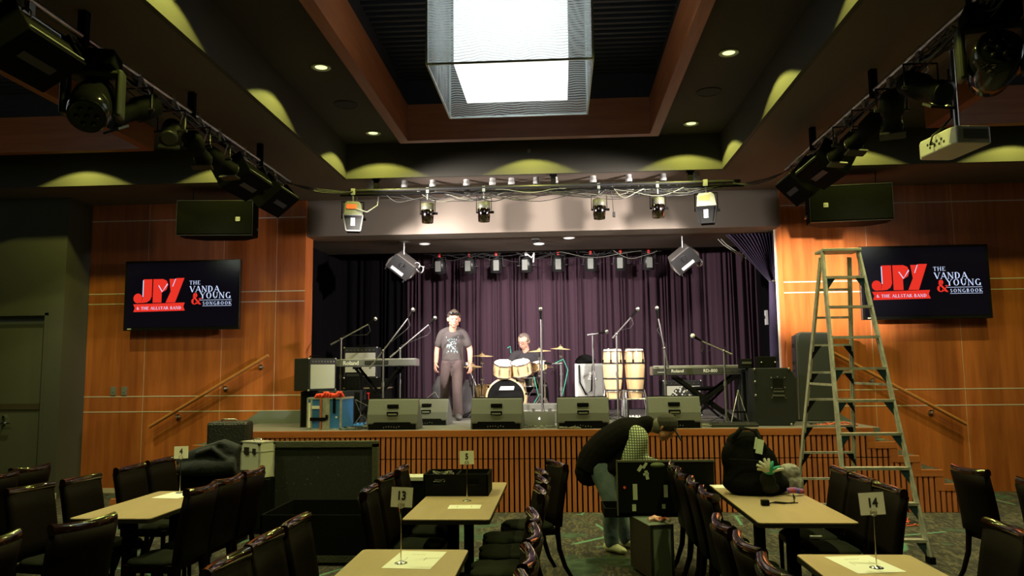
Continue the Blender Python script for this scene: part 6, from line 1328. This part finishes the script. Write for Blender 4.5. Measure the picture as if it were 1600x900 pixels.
def plaid():
    M = bpy.data.materials.new('green_checked_shirt'); M.use_nodes = True; nt = M.node_tree; L = nt.links.new; b = nt.nodes['Principled BSDF']; b.inputs['Roughness'].default_value = .9
    tc = nt.nodes.new('ShaderNodeTexCoord'); sx = nt.nodes.new('ShaderNodeSeparateXYZ'); L(tc.outputs['Object'], sx.inputs[0]); outs = []
    for ax in (0, 2):
        f = nt.nodes.new('ShaderNodeMath'); f.operation = 'MULTIPLY'; f.inputs[1].default_value = 42; L(sx.outputs[ax], f.inputs[0]); g_ = nt.nodes.new('ShaderNodeMath'); g_.operation = 'FRACT'; L(f.outputs[0], g_.inputs[0]); h_ = nt.nodes.new('ShaderNodeMath'); h_.operation = 'GREATER_THAN'; h_.inputs[1].default_value = .62; L(g_.outputs[0], h_.inputs[0]); outs.append(h_.outputs[0])
    mx = nt.nodes.new('ShaderNodeMath'); mx.operation = 'MAXIMUM'; L(outs[0], mx.inputs[0]); L(outs[1], mx.inputs[1]); c_ = nt.nodes.new('ShaderNodeMix'); c_.data_type = 'RGBA'; L(mx.outputs[0], c_.inputs[0]); c_.inputs[6].default_value = (.50, .56, .38, 1); c_.inputs[7].default_value = (.07, .09, .06, 1); L(c_.outputs[2], b.inputs['Base Color']); return M
K['plaid'] = plaid()
body('shirt_sleeve', 'plaid', p, [([(.31, -.15, 1.17), (.33, -.22, 1.12), (.235, -.265, .92), (.25, -.27, .87)], [.085, .098, .085, .075]), ([(.24, -.265, .88), (.34, -.29, .865), (.41, -.30, .855)], [.072, .060, .048])], .010, 4)
body('shirt_sleeve', 'plaid', p, [([(.34, .14, 1.16), (.38, .20, 1.08), (.41, .20, .88), (.52, .06, .85)], [.085, .088, .07, .05])], .012, 4)
body('vest', 'vest', p, [([(-.15, .02, .78), (-.08, .02, .92), (.06, .01, 1.06), (.24, .0, 1.17), (.38, -.01, 1.22)], [(.19, .15), (.20, .165), (.215, .165), (.215, .155), (.13, .10)], (0, 1, 0)), ([(.02, .0, .80), (.12, .0, .86), (.20, 0, .98)], [(.17, .08), (.17, .10), (.17, .10)], (0, 1, 0)), ([(.36, -.02, 1.22), (.44, -.05, 1.255)], [.10, .085])], .012, 5)
body('jeans', 'jeans', p, [([(-.07, .0, .80), (-.05, .01, .92)], [(.17, .13), (.165, .12)], (0, 1, 0)), ([(-.06, -.08, .84), (.03, -.115, .62), (.055, -.12, .46), (.05, -.04, .26), (.06, -.01, .09)], [(.11, .105), (.10, .095), (.08, .08), (.075, .075), (.072, .075)]), ([(-.04, .10, .84), (.09, .13, .62), (.14, .15, .46), (.18, .17, .26), (.22, .19, .09)], [(.11, .105), (.10, .095), (.08, .08), (.075, .075), (.072, .075)])], .012, 4)
body('shoe', 'shoe', p, [([(.02, .03, .05), (.08, -.04, .055), (.17, -.12, .035)], [(.046, .05), (.05, .045), (.043, .03)], (.6, .8, 0))], .008, 2); body('shoe', 'shoe', p, [([(.20, .22, .05), (.26, .16, .055), (.35, .09, .035)], [(.046, .05), (.05, .045), (.043, .03)], (.6, .8, 0))], .008, 2)
hairmesh('hair', mat('grey_hair', (.13, .12, .10), .7), p, [(P_(0, -.045, -.012), .084, 12), (P_(0, -.05, -.05), .055, 10)])
q = body('cap', mat('dark_grey_cap', (.032, .029, .026), .85), p, [([P_(-.045, .07, .060), P_(-.03, .16, .035), P_(.0, .185, .025), P_(.03, .16, .035), P_(.045, .07, .060)], .010), ([P_(0, .06, .062), P_(0, .11, .052), P_(0, .175, .028)], [(.072, .007), (.070, .007), (.045, .006)], tuple(P_(1, 0, 0) - P_(0, 0, 0)))], .007, 1, [(P_(0, -.016, .050), .112, 14, (1, 1, .92))])
q = MB(); q.sph(P_(0, -.012, .158), .010, 8); q.build('cap_button', 'ink', p)
